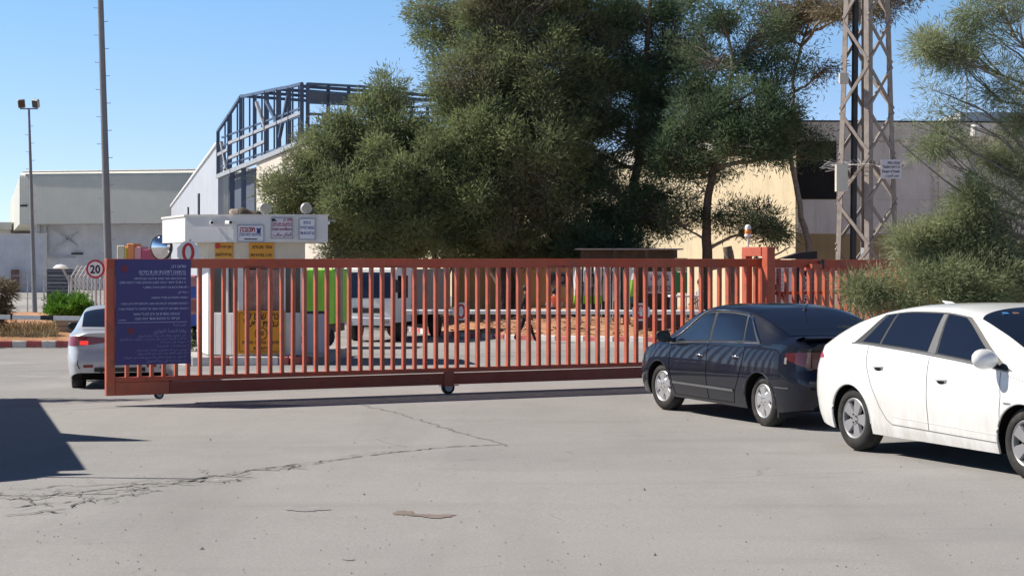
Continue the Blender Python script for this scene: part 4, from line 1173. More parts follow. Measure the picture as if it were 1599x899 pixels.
        mb = MB(); mb.box((W / 2, .01, H / 2), (W, .02, H)); mb.build('panel', mat, n)
        if frame:
            mb = MB(); t = .018
            for c, s in (((W / 2, -.003, t / 2), (W, .012, t)), ((W / 2, -.003, H - t / 2), (W, .012, t)), ((t / 2, -.003, H / 2), (t, .012, H - 2 * t)), ((W - t / 2, -.003, H / 2), (t, .012, H - 2 * t))): mb.box(c, s)
            mb.build('frame', frame, n)
        return n, W, H, plane_frame((o.x, o.y, z0), (d.x, d.y, 0), lift=.006)
    n, W, H, Fm = sign(V2, V3, 372.5, 414, 351.5, 378, 40.05, M['signw'], 'white dairy sign with red Hebrew word and arrow on the fascia', M['greybox'])
    lettering([(rtl('תנובה'), .16, W * .66, H * .60, 'R', W * .56)], M['red_print'], n, Fm, bold=.03)
    lettering([(rtl('מחלבת רמת הגולן'), .10, W * .88, H * .36, 'R', W * .80)], M['navy_print'], n, Fm, bold=.015)
    m = MB(); m.add([Fm @ Vector(v) for v in ((W * .26, H * .14, 0), (W * .74, H * .14, 0), (W * .74, H * .20, 0), (W * .26, H * .20, 0))], [(0, 1, 2, 3)]); m.build('arrow_bar', M['black'], n, world_pts=True, fixn=False)
    m = MB()
    for cx, cy, rr, mi in ((.80, .70, .035, 0), (.86, .78, .02, 0), (.74, .78, .02, 0), (.80, .62, .045, 0)):
        m.add([Fm @ Vector((W * cx + rr * math.cos(t), H * cy + rr * math.sin(t), .0005)) for t in np.linspace(0, 6.283, 15)[:-1]], [tuple(range(14))])
    m.build('emblem', M['navy_print'], n, world_pts=True, fixn=False)
    n, W, H, Fm = sign(V2, V3, 424.5, 458, 340, 373, 40.05, M['sign_lilac'], 'pale pink camera warning sign in three languages on the fascia', M['greybox'])
    lettering([(rtl('שים לב'), .10, W * .95, H * .84, 'R', W * .40), (rtl('המקום מצולם'), .12, W * .95, H * .60, 'R', W * .88)], M['red_print'], n, Fm, bold=.02)
    lettering([('Under surveillance', .10, W * .05, H * .40, 'L', W * .90), (arabic('المكان مراقب'), .10, W * .93, H * .14, 'R', W * .82)], M['navy_print'] if False else M['red_mark'], n, Fm, bold=.015)
    m = MB(); m.add([Fm @ Vector(v) for v in ((W * .04, H * .95, 0), (W * .04, H * .80, 0), (W * .16, H * .84, 0), (W * .28, H * .82, 0), (W * .16, H * .95, 0))], [(0, 1, 2, 3, 4)]); m.build('emblem', M['black'], n, world_pts=True, fixn=False)
    n, W, H, Fm = sign(V2, V3, 467, 493, 341, 374.5, 40.05, M['signw'], 'white sign with three blue Hebrew lines at the right of the fascia', M['greybox'])
    lettering([(rtl('ברוכים'), .10, W * .5, H * .74, 'C', W * .42), (rtl('הבאים למפעל'), .10, W * .5, H * .50, 'C', W * .84), (rtl('נא להציג תעודה'), .10, W * .5, H * .25, 'C', W * .84)], M['navy_print'], n, Fm, bold=.02)
    n, W, H, Fm = sign(b1, b2, 336.5, 368.5, 379, 403.5, 40.75, M['ochre'], 'ochre no parking notice under the stained fascia corner', None)
    lettering([(rtl('אין חניה'), .09, W * .95, H * .66, 'R', W * .62), (rtl('נא לא לחסום'), .10, W * .95, H * .16, 'R', W * .88)], M['black'], n, Fm, bold=.02)
    m = MB(); m.add([Fm @ Vector((W * .17 + .065 * math.cos(t), H * .80 + .065 * math.sin(t), .0005)) for t in np.linspace(0, 6.283, 25)[:-1]], [tuple(range(24))]); m.build('emblem', M['red'], n, world_pts=True, fixn=False)
    n, W, H, Fm = sign(b2, b3, 391, 429, 379, 404, 40.7, M['ochre'], 'ochre opening notice under the fascia beside the cream wall', None)
    lettering([(rtl('אזור מצולם'), .10, W * .93, H * .64, 'R', W * .80), (rtl('סעו בזהירות'), .10, W * .93, H * .14, 'R', W * .86)], M['black'], n, Fm, bold=.02)
    n, W, H, Fm = sign(b2, b3, 371.5, 444.5, 485, 552, 40.55, M['yellow'], 'large amber Hebrew notice on the gatehouse low wall', None, .05)
    lettering([(rtl('נהג שים לב'), .20, W * .5, H * .80, 'C', W * .74), (rtl('עמדת תפעול'), .20, W * .5, H * .63, 'C', W * .74), ('30', .13, W * .5, H * .425, 'C', None), (rtl('מהירות נסיעה מרבית'), .10, W * .5, H * .23, 'C', W * .80), (rtl('בקמ״ש'), .10, W * .5, H * .10, 'C', W * .32)], M['black'], n, Fm, bold=.025)
    m = MB(); L = [Fm @ Vector((W * .5 + .135 * math.cos(t), H * .465 + .135 * math.sin(t), .0)) for t in np.linspace(0, 6.283, 31)]; m.tube(L, .008, 4, caps=False)
    e = .05; L = [Fm @ Vector(v) for v in ((e, e, 0), (W - e, e, 0), (W - e, H - e, 0), (e, H - e, 0), (e, e, 0))]; m.tube(L, .005, 4); m.build('border_line', M['black'], n, world_pts=True)
gatehouse()

def hand_sign(name, label, x, y, Y, r, face, mark, pole=None, group=None, tilt=0, big=True):
    p = at(x, y, Y); g = thing('stop_sign', label, 'stop sign', p, 0, group)
    def octa(rr, yy): return [(rr * math.cos(a), yy, rr * math.sin(a)) for a in [math.pi / 8 + k * math.pi / 4 for k in range(8)]]
    m = MB(); m.prism(octa(r, 0), (0, .015, 0)); m.build('rim', face, g)
    m = MB()
    if mark == 'oval':
        n = 28; o = [(r * .52 * math.cos(a), -.004, r * .80 * math.sin(a)) for a in np.linspace(0, 6.283, n + 1)[:-1]]; i = [(r * .26 * math.cos(a), -.004, r * .56 * math.sin(a)) for a in np.linspace(0, 6.283, n + 1)[:-1]]
        m.add(o + i, [(k, (k + 1) % n, n + (k + 1) % n, n + k) for k in range(n)]); m.build('ring', M['red'], g, fixn=False)
    else:
        m.add(octa(r * .78, -.004), [tuple(range(8))]); m.build('red_field', M['red'], g, fixn=False)
    # open hand in white: palm and five fingers
    m = MB(); s = r * (.34 if mark == 'oval' else .50)
    def stroke(a, b, w): 
        a, b = Vector((a[0], 0, a[1])), Vector((b[0], 0, b[1])); d = (b - a).normalized(); q = Vector((-d.z, 0, d.x)) * w / 2
        m.add([v + Vector((0, -.007, 0)) for v in (a - q, b - q, b + q, a + q)], [(0, 1, 2, 3)])
    stroke((0, -.85 * s), (0, .15 * s), .62 * s)
    for k, (dx, L) in enumerate(((-.30, .95), (-.10, 1.15), (.10, 1.1), (.29, .85))): stroke((dx * s, .1 * s), (dx * 1.25 * s, L * s), .16 * s)
    stroke((-.25 * s, -.45 * s), (-.72 * s, .25 * s), .20 * s); m.build('hand_mark', M['signw'], g, fixn=False)
    if pole is not None:
        m = MB(); m.tube([(.02, .05, r * 1.1), (.02, .05, pole - p.z)], .03, 8); m.build('pole', M['galv'], g)
    return g
hand_sign('stop_sign', 'white octagonal sign with red ringed hand left of the gatehouse', 294.5, 394, 39.6, .265, M['signw'], 'oval', gz(-7.2, 39.6))

# kerbed island below the gatehouse
def island():
    gzb = gz(-5.7, 40.2)
    pts = [pl(262, 42.5), pl(276, 40.4), pl(300, 40.0), pl(452, 40.0), pl(484, 40.25), pl(512, 40.9), pl(520, 42.2), Vector((-4.0, 45.5)), Vector((-8, 45.5))]
    m = MB(); wall_prism(m, [p + (Vector((-5.8, 42)) - p) * .03 for p in pts], gzb - .1, gzb + .17); tag(m.build('traffic_island', M['kerb_g']), kind='structure')
    q = [pl(276, 40.4), pl(300, 40.0), pl(329, 40.0), pl(359, 40.0), pl(436, 40.0), pl(452, 40.0), pl(484, 40.25), pl(512, 40.9), pl(520, 42.2)]
    m = MB(); cols = [0, 0, 1, 0, 1, 1, 2, 2]
    for (a, b), c in zip(zip(q[:-1], q[1:]), cols):
        d = b - a; mm = (a + b) / 2; m.box((mm.x, mm.y, gzb + .09), (d.length - .012, .16, .22), math.atan2(d.y, d.x), c, bev=.02)
    tag(m.build('kerb', [M['kerb_w'], M['kerb_r'], M['kerb_g']]), kind='structure')
island()

def cabinet():
    Y = 40.45; zb = gz(-4, Y) + .17; g = thing('card_reader_cabinet', 'grey barrier control cabinet with dark lid on the island corner', 'cabinet', (pl(493, Y).x, Y, zb), .1)
    m = MB(); m.box((0, 0, .52), (.52, .42, .90), bev=.012); m.build('case', M['greybox'], g)
    m = MB(); m.box((0, 0, .99), (.56, .46, .05), bev=.01); m.build('lid', M['dark'], g)
    m = MB(); m.box((0, 0, .03), (.62, .5, .08), bev=.01); m.build('plinth', M['kerb_g'], g)
    Fm = plane_frame(g.matrix_world.translation if False else (pl(493, Y).x, Y - .215, zb), (math.cos(.1), math.sin(.1), 0), lift=.01)
    lettering([('0', .16, .05, .70, 'C', None)], M['black'], g, Fm)
    b = thing('chevron_bollard', 'black and white banded bollard beside the grey cabinet', 'bollard', (pl(475.5, 40.2).x, 40.2, zb - .01))
    for i in range(6):
        m = MB(); m.lathe([(.055, i * .155), (.055, (i + 1) * .155)] if i < 5 else [(.055, .775), (.045, .92), (0, .93)], n=14); m.build('band', M['black'] if i % 2 == 0 else M['white'], b, 60)
cabinet()

def poster(label, x0, x1, y0, y1, Y, mat, base=True):
    a, b = at(x0, y1, Y), at(x1, y0, Y); g = thing('poster_board', label, 'poster', (a.x, Y, a.z)); W, H = b.x - a.x, b.z - a.z
    m = MB(); m.box((W / 2, 0, H / 2), (W, .025, H)); m.build('panel', mat, g)
    if base:
        zb = gz(a.x, Y) - a.z
        for xx in (.06, W - .06): m = MB(); m.bar((xx, .04, H), (xx, .04, zb), .04); m.build('leg', M['galv'], g)
    return g, W, H, plane_frame((a.x, Y - .0125, a.z), (1, 0, 0), lift=.004)
g, W, H, Fm = poster('blue topped yellow board between gatehouse and lime container', 451, 463, 444, 486, 44, M['yel2'])
m = MB(); m.box((W / 2, -.02, H * .80), (W, .012, H * .36)); m.build('blue_band', M['blue'], g)

# traffic mirror
def mirror_post():
    p = at(252, 386, 45); g = thing('traffic_mirror', 'round convex traffic mirror left of the gatehouse fascia', 'mirror', p, -.5)
    m = MB(); m.lathe([(0, -.13), (.15, -.115), (.25, -.07), (.305, -.015), (.31, 0)], n=28, axis='Y'); m.build('glass', flat('mirror_glass', (.6, .6, .62), .03, 1.0), g, 60)
    m = MB(); m.lathe([(.31, -.02), (.335, -.01), (.335, .05), (.0, .08)], n=28, axis='Y'); m.build('shell', M['dark'], g, 40)
    m = MB(); m.tube([(0, .09, .1), (0, .09, gz(p.x, p.y) - p.z)], .035, 8); m.build('pole', M['galv'], g)
mirror_post()

# delivery lorry with a printed body, mostly behind the blue notice
def printed_lorry():
    Y = 47.5; X0, X1 = pl(178, Y).x, pl(306, Y).x; zb = gz(X0, Y); cx = (X0 + X1) / 2; W = X1 - X0
    g = thing('delivery_lorry', 'delivery lorry with pink and orange printed load behind the blue notice', 'lorry', (cx, Y + 1.2, zb))
    m = MB(); m.box((0, 0, 1.45), (W, 2.2, 1.3), bev=.03); m.build('body', paint('pinkish_print', (.58, .25, .26), .6, .4, 1.6), g)
    z = 2.4
    for x0, x1, y0, y1, c in ((179, 191, 383, 0, (.70, .62, .46)), (191.5, 194.5, 385, 0, (.78, .62, .10)), (195, 206, 380, 0, (.78, .27, .09)), (206.5, 217, 385, 0, (.72, .36, .36)), (217.5, 231, 389, 0, (.52, .10, .18))):
        a = pl(x0, Y).x - cx; b = pl(x1, Y).x - cx; top = 2 - (y0 - HZ) / F * Y - zb
        m = MB(); m.box(((a + b) / 2, -.4, (top + 2.102) / 2), (b - a, 1.0, top - 2.102), bev=.02); m.build('stacked_crate', paint('crate_print', c, .6, .12, 5), g)
    P = []
    for i in range(16):
        u = i / 15; xx = pl(203 + 32 * u, Y).x - cx; row = []
        for k in range(9):
            v = k / 8; row.append((xx, -.95 + .95 * v, 2.52 + .10 * math.sin(u * 3.1) * (1 - abs(2 * v - 1)) - .13 * u + .03 * math.sin(i * 1.7 + k)))
        P.append(row)
    m = MB(); m.grid(P); m.build('shrink_wrap', paint('pale_pink_wrap', (.72, .55, .58), .35, .15, 4), g, 60)
    for i, (zz, c) in enumerate(((.92, M['blue']), (1.30, paint('brick_print', (.36, .12, .10), .6, .2, 5)), (1.66, M['blue']))):
        m = MB(); m.box((W / 2 - .22, -1.108, zz), (.42, .02, .30)); m.build('printed_band', c, g)
    for xx in (-W * .32, W * .32):
        m = MB(); m.lathe([(0, -.12), (.25, -.12), (.38, -.10), (.40, -.06), (.40, .12), (0, .12)], (xx, -.85, .40), 'Y', 20); m.build('wheel', M['rubber'], g, 40)
    m = MB(); m.box((0, 0, .72), (W * .95, 1.6, .14)); m.build('chassis', M['void'], g)
printed_lorry()

# lime container lorry body
def lime_truck():
    Y = 51; X0, X1 = pl(464, Y).x, pl(512, Y).x; zb = gz(X0, Y); W = X1 - X0
    g = thing('container', 'lime green waste container with ribbed sides beside the white lorry', 'container', ((X0 + X1) / 2, Y + 1.1, zb), -.10)
    m = MB(); m.box((0, 0, 1.50), (W + .6, 2.4, 1.55), bev=.03); m.build('body', M['lime'], g)
    for k in range(4):
        m = MB(); m.box((-.45 + .30 * k, -1.225, 1.5), (.06, .05, 1.5)); m.build('rib', M['lime'], g)
    m = MB(); m.box((0, -.1, .58), (W + .4, 2.2, .22)); m.build('skid', M['dark'], g)
    m = MB(); m.box((W / 2 + .34, -.6, 1.55), (.16, .5, 1.6), bev=.02); m.build('end_column', paint('sage_paint', (.30, .33, .25), .6), g)
    for xx in (-.35, .35): m = MB(); m.lathe([(0, -.1), (.3, -.1), (.36, -.07), (.36, .1), (0, .1)], (xx, -.9, .36), 'Y', 18); m.build('roller', M['rubber'], g, 40)
lime_truck()

def lorry():
    Y = 57.2; p = pl(575, Y); g = thing('lorry', 'white lorry with dark windscreen and blue beacon facing the gate', 'lorry', (p.x, Y, gz(p.x, Y)), -.30)
    # local: -y is the front
    prof = [(-.02, .62), (-.05, 1.35), (.16, 2.32), (.40, 2.44), (1.55, 2.44), (1.55, .62)]
    m = MB(); m.prism([(-.90, y, z) for y, z in prof], (1.80, 0, 0)); m.build('cab', M['white'], g)
    m = MB(); m.add([(-.80, -.052 + (.02 if z < 1.4 else .215 * (z - 1.35) / .97) - .012, z) for z in (1.40, 1.40)] if False else [(-.80, -.055, 1.40), (.80, -.055, 1.40), (.76, .125, 2.22), (-.76, .125, 2.22)], [(0, 1, 2, 3)]); m.build('windscreen', M['glass'], g)
    m = MB(); m.box((0, -.12, 2.42), (1.7, .34, .10), bev=.03); m.build('sun_visor', M['white'], g)
    m = MB(); m.box((0, -.066, 1.0), (1.0, .02, .16)); m.build('grille', M['dark'], g)
    m = MB(); m.box((0, -.08, .66), (1.86, .22, .26), bev=.03); m.build('bumper', M['wall_blue'], g)
    for sx in (-1, 1):
        m = MB(); m.box((.66 * sx, -.20, .66), (.26, .03, .13), bev=.01); m.build('headlight', M['lamp_clear'], g)
        m = MB(); m.box((1.05 * sx, -.12, 1.78), (.12, .08, .40), bev=.02); m.bar((.9 * sx, 0, 2.0), (1.05 * sx, -.1, 1.95), .03); m.build('side_mirror', M['dark'], g)
        m = MB(); m.box((.903 * sx, .75, 1.75), (.012, .9, .72)); m.build('side_window', M['glass'], g)
        m = MB(); m.lathe([(0, -.12), (.22, -.12), (.36, -.11), (.40, -.07), (.40, .12), (0, .12)], (.76 * sx, .85, .40), 'X', 22); m.build('wheel', M['rubber'], g, 40)
        m = MB(); m.lathe([(0, -.12), (.22, -.12), (.36, -.11), (.40, -.07), (.40, .12), (0, .12)], (.76 * sx, 4.2, .40), 'X', 22); m.build('wheel', M['rubber'], g, 40)
    m = MB(); m.box((0, 3.5, 1.55), (1.9, 3.6, 1.5), bev=.03); m.build('load_body', paint('grey_lorry_body', (.26, .26, .25), .6, .15, 1), g)
    m = MB(); m.box((0, 2.4, .60), (1.0, 4.6, .28)); m.build('chassis', M['void'], g)
    m = MB(); m.lathe([(.09, 2.44), (.09, 2.50), (.07, 2.60), (0, 2.62)], (.12, .55, 0), n=14); m.build('beacon', flat('blue_beacon_lens', (.03, .10, .65), .2), g, 50)
lorry()

# ------------------------------------------------------------------ barrier booms
def barrier():
    Y = 44.0; a, b = at(1150, 487.5, Y), at(628, 486.5, Y + .6)
    g = thing('boom_barrier', 'long white boom barrier lowered across the road behind the gate', 'barrier', (a.x, a.y, gz(a.x, a.y)))
    m = MB(); m.tube([a + Vector((.3, 0, 0)), b], .056, 12); m.build('boom', M['white'], g, 60, world_pts=True)
    m = MB(); m.box((a.x + .35, a.y + .25, gz(a.x, a.y) + .55), (.36, .36, 1.1), bev=.02); m.build('drive_cabinet', M['greybox'], g, world_pts=True)
    m = MB()
    for f in (.035, .09, .145): q = b.lerp(a, f); m.tube([q, q + (a - q).normalized() * .14], .0585, 12)
    m.build('dark_band', M['greybox'], g, world_pts=True)
    hand_sign('stop_sign', 'white octagonal hand sign on the boom nearer the lorry', 720.5, 486, 44.3, .23, M['signw'], 'oval', None, None)
    hand_sign('stop_sign', 'red octagonal hand sign with white rim on the boom by the sedan', 1001.5, 487, 43.9, .235, M['signw'], 'octa', None, None)
    Y2 = 53.4; a, b = at(-40, 494, Y2), at(128, 497, Y2); g = thing('boom_barrier', 'dark banded white boom low across the verge at far left', 'barrier', (a.x, a.y, gz(a.x, a.y)))
    m = MB(); m.bar(a, b, .08, .13); m.build('boom', M['white'], g, world_pts=True)
    for f0, f1 in ((.02, .24), (.34, .36), (.62, .74)):
        m = MB(); m.bar(a.lerp(b, f0), a.lerp(b, f1), .084, .134); m.build('dark_band', M['dark'], g, world_pts=True)
    m = MB(); m.box(Vector((a.x - .2, a.y, gz(a.x, a.y) + .5)), (.36, .36, 1.0), bev=.02); m.build('drive_cabinet', M['greybox'], g, world_pts=True)
    m = MB(); q = a.lerp(b, .39); m.bar(q, q + Vector((0, 0, -.16)), .03); m.build('end_stop', M['dark'], g, world_pts=True)
barrier()

def speed_sign():
    p = at(149.5, 420, 50); g = thing('speed_sign', 'round white 20 speed limit sign with red rim behind the gate end', 'road sign', p)
    m = MB(); m.lathe([(0, 0), (.262, 0), (.262, .02), (0, .02)], n=36, axis='Y'); m.build('panel', M['red'], g)
    m = MB(); m.lathe([(0, -.004), (.205, -.004)], n=36, axis='Y'); m.build('face', M['signw'], g)
    lettering([('20', .32, -.005, -.115, 'C', .29)], M['black'], g, plane_frame(p + Vector((0, -.004, 0)), (1, 0, 0), lift=.005), bold=.03)
    m = MB(); m.tube([(0, .05, .2), (0, .05, gz(p.x, p.y) - p.z)], .035, 8); m.build('pole', M['galv'], g)
speed_sign()

def conc_block():
    a = gxy(96, 533); g = thing('concrete_block', 'sandy concrete block in two courses beside the green bush', 'block', (a.x + .08, a.y + .5, gz(a.x, a.y)), .05)
    m = MB(); m.box((0, 0, .26), (.66, .7, .46), bev=.03); m.build('lower_course', M['conc'], g)
    m = MB(); m.box((.01, .01, .615), (.66, .7, .24), bev=.03); m.build('upper_course', M['conc'], g)
conc_block()

# ------------------------------------------------------------------ poles
def step_pole(label, x0, y0, Y, ztop, r0, r1, lean, y_step0, lights=False, nstep=16, dz=.4, z_step=3):
    p = at(x0, y0, Y); zb = gz(p.x, p.y); g = thing('light_pole', label, 'light pole', (p.x, p.y, zb))
    top = Vector((lean, 0, ztop - zb)); m = MB(); m.tube([(0, 0, 0), top * .5, top], [r0, (r0 + r1) / 2, r1], 10); m.build('shaft', M['pole'], g, 60)
    m = MB(); z = z_step - zb; k = 0
    while z < ztop - zb - .4 and k < 60:
        c = top * (z / top.z); rr = r0 + (r1 - r0) * z / top.z
        s = 1 if k % 2 else -1; m.tube([c + Vector((s * rr * .8, 0, 0)), c + Vector((s * (rr + .13), -.02, 0)), c + Vector((s * (rr + .135), -.02, .03))], .012, 5); z += dz; k += 1
    m.build('step_irons', M['galv'], g)
    if lights:
        m = MB(); m.bar(top + Vector((-.42, 0, .02)), top + Vector((.42, 0, .02)), .06); m.build('cross_arm', M['pole'], g)
        for s in (-1, 1):
            f = MB(); R = Matrix.Rotation(.35, 3, 'X') @ Matrix.Rotation(-.35 * s, 3, 'Z')
            f.box(top + Vector((s * .34, -.05, .26)), (.34, .20, .40), M=R, bev=.04); fo = f.build('floodlight', M['galv'], g)
            f = MB(); f.box(top + Vector((s * .34, -.05, .26)) + R @ Vector((0, -.104, 0)), (.29, .008, .34), M=R); f.build('lens', M['glass_win'], fo)
    return g
step_pole('tall grey tapering pole with step irons rising out of the frame', 173, 470, 62, 13.5, .145, .09, -.42, 0, False, 30, .47, 2.2)
step_pole('slender light pole with step irons and two floodlights on top', 55, 490, 84, 9.0, .12, .05, -.28, 0, True, 20, .40, 3.0)

# ------------------------------------------------------------------ perimeter fence at the left
def left_fence():
    g = thing('mesh_fence', 'grey mesh fence with cranked posts between the bush and the pole', 'fence', at(140, 490, 66))
    tops = []
    for i in range(10):
        f = i / 9; x = 112 + 58 * f; Y = 72 - 12 * f; a = at(x, 0, Y); zb = gz(a.x, Y)
        zt = 2 - (432 + 3 * f - HZ) / F * Y; m = MB(); m.tube([(a.x, Y, zb), (a.x, Y, zt), (a.x + .28, Y, zt + .46)], .035, 6); m.build('post', M['galv'], g, world_pts=True); tops.append((a.x, Y, zb, zt))
    m = MB()
    for (x0, y0, b0_, t0), (x1, y1, b1_, t1) in zip(tops[:-1], tops[1:]):
        n = 8
        for k in range(n):
            for s in (0, 1):
                za0 = b0_ + (t0 - b0_) * k / n; za1 = b1_ + (t1 - b1_) * (k + 1) / n
                if s: za0, za1 = b0_ + (t0 - b0_) * (k + 1) / n, b1_ + (t1 - b1_) * k / n
                m.bar((x0, y0, za0), (x1, y1, za1), .006)
        for k in range(3): m.bar((x0 + .09 * k + .05, y0, t0 + .15 * k + .1), (x1 + .09 * k + .05, y1, t1 + .15 * k + .1), .008)
    m.build('wire_mesh', M['galv'], g, world_pts=True)
    g = thing('wire_fence', 'thin wire fence in front of the pale blue wall at far left', 'fence', at(30, 490, 86))
    for x in (-20, 43.5, 69, 108):
        a = at(x, 430, 86); m = MB(); m.tube([(a.x, a.y, gz(a.x, a.y)), a], .03, 6); m.build('post', M['galv'], g, world_pts=True)
    m = MB()
    for y in (430, 441, 452, 465, 478): m.bar(at(-40, y, 86), at(112, y + .5, 86), .03 if y < 445 else .012)
    m.build('wire', M['galv'], g, world_pts=True)
    # louvred shutter stack
    a, b = at(73, 484, 96), at(114, 420, 96)
    g = thing('slatted_screen', 'dark grey slatted screen against the pale wall behind the bush', 'screen', (a.x, 96, gz(a.x, 96)))
    m = MB(); m.box(((a.x + b.x) / 2, 96.5, (b.z + gz(a.x, 96)) / 2), (b.x - a.x, .8, b.z - gz(a.x, 96))); m.build('panel', paint('slate_board', (.11, .11, .13), .8, .3, 2), g, world_pts=True)
    for k in range(11):
        m = MB(); z = a.z + (b.z - a.z) * k / 10.5; m.bar((a.x, 96.06, z), (b.x, 96.06, z), .05, .09); m.build('slat', paint('slat', (.16, .16, .19), .7, .2, 3) if k == 0 else bpy.data.materials['slat'], g, world_pts=True)
    # lamp with a hooked neck
    p = at(106, 470, 80); g = thing('hooked_lamp', 'hooked grey lamp with white hood above the bush', 'lamp', (p.x, p.y, gz(p.x, p.y)))
    q = [at(104, 480, 80), at(109, 455, 80), at(109, 440, 80), at(104, 430, 80), at(98, 419, 80)]
    m = MB(); m.tube([(q[0].x, 80, gz(p.x, 80))] + q, .05, 8); m.build('neck', M['galv'], g, 60, world_pts=True)
    m = MB(); c = at(95, 418, 80); m.lathe([(0, .16), (.20, .12), (.34, .0), (.30, -.05), (0, -.03)], c, 'Z', 18); m.build('hood', M['white'], g, 60, world_pts=True)
left_fence()
# ------------------------------------------------------------------ buildings
def box_between(a, b, zb, zt, depth, mi=0):
    """vertical slab from plan point a to b, extruded back by 'depth' to the far side"""
    d = (b - a).normalized(); n = Vector((-d.y, d.x)); m = MB(); wall_prism(m, [a, b, b + n * depth, a + n * depth], zb, zt, mi); return m
def left_hall():
    a, b = pl(31, 151.80), pl(460, 146.28); far = Vector((-22.4, 77.0)).normalized()
    g = thing('factory_hall', 'large grey green clad factory hall with overhanging upper storey', 'factory', (a.x, a.y, -.65))
    zt, zu = 2 + 136 * 151.80 / F, 2 + 54.5 * 151.80 / F
    # upper storey with a rounded corner
    L = 80; c0, c1, c2, c3 = a, b, b + far * L, a + far * L
    prof = []
    rr = .55
    m = MB(); ring = []
    for t in np.linspace(0, math.pi / 2, 8): ring.append((math.sin(t), math.cos(t)))
    d = (b - a).normalized()
    rows = []
    for z, inset in [(zu, 0), (zt - rr, 0)] + [(zt - rr + rr * math.sin(t), rr * (1 - math.cos(t))) for t in np.linspace(.2, math.pi / 2, 7)]:
        e = inset; P = [c3 + d * e, c0 + d * e + far * e, c1 + far * e, c2]
        rows.append([(p.x, p.y, z) for p in P])
    m.grid(rows); m.add(rows[-1], [(0, 1, 2, 3)]); m.add(rows[0], [(0, 1, 2, 3)]); m.build('upper_storey', M['fascia'], g, 50, world_pts=True)
    m = MB(); m.tube([(c0.x + .3, c0.y - .05, zt - .02), (c1.x, c1.y - .05, zt + .0)], .09, 6); m.build('roof_trim', M['galv'], g, world_pts=True)
    m = MB(); q = pl(39, 151.66); m.tube([(q.x - .3, q.y - .25, 2 + 82.5 * 151.80 / F), (q.x + .3, q.y - .25, 2 + 83 * 151.80 / F)], .10, 8); m.build('eave_lamp', M['dark'], g, world_pts=True)
    # recessed ground storey
    a2, b2_ = pl(52, 155.94), pl(470, 150.42); m = box_between(a2, b2_, -.7, zu - .003, 60); m.build('ground_storey', M['wall_blue'], g, world_pts=True)
    def px(x, y, Y=155.39): return at(x, y, Y)
    for x in (61, 71.5, 143.5, 228):
        m = MB(); m.bar(px(x, 349.5), px(x, 492), .26); m.build('column', M['galv'], g, world_pts=True)
    m = MB(); m.bar(px(68, 401, 155.11), px(300, 402, 155.11), .16); m.build('tie_beam', M['galv'], g, world_pts=True)
    for (x0, y0), (x1, y1) in (((74, 352), (142, 397)), ((78, 392), (138, 351)), ((231, 351), (262, 372))):
        m = MB(); m.bar(px(x0, y0, 155.04), px(x1, y1, 155.04), .13); m.build('brace', M['galv'], g, world_pts=True)
    m = MB(); m.box(px(121, 396, 154.84), (.95, .3, .16)); m.build('cable_tray', M['dark'], g, world_pts=True)
    # low wall in front, at far left
    w = thing('boundary_wall', 'tall pale blue grey wall in front of the factory hall', 'wall', (pl(0, 142.14).x, 142.14, -.65))
    m = box_between(pl(-60, 142.14), pl(68, 142.14), -.7, 2 + 38.5 * 142.14 / F, 1.2); m.build('render', M['wall_blue'], w, world_pts=True)
    m = box_between(pl(-61, 142.00), pl(68.5, 142.00), 2 + 38.6 * 142.14 / F, 2 + 39.6 * 142.14 / F, 1.4); m.build('coping', M['wall_shade'], w, world_pts=True)
    m = MB(); q = at(24, 475, 141.59); m.box((q.x, q.y, .2), (.55, .4, 1.9)); m.build('rust_patch_door', paint('rust_brown_plate', (.17, .10, .09), .8, .2, 2), w, world_pts=True)
    s = thing('low_building', 'distant low cream building with a pale roof at far left', 'building', (pl(-20, 190).x, 150, -.65))
    m = box_between(pl(-120, 190), pl(17, 190), -.7, 2 + 45 * 190 / F, 12); m.build('wall', M['cream'], s, world_pts=True)
    m = box_between(pl(-122, 189.6), pl(18, 189.6), 2 + 45.1 * 190 / F, 2 + 57 * 190 / F, 13); m.build('roof', M['fascia'], s, world_pts=True)
left_hall()

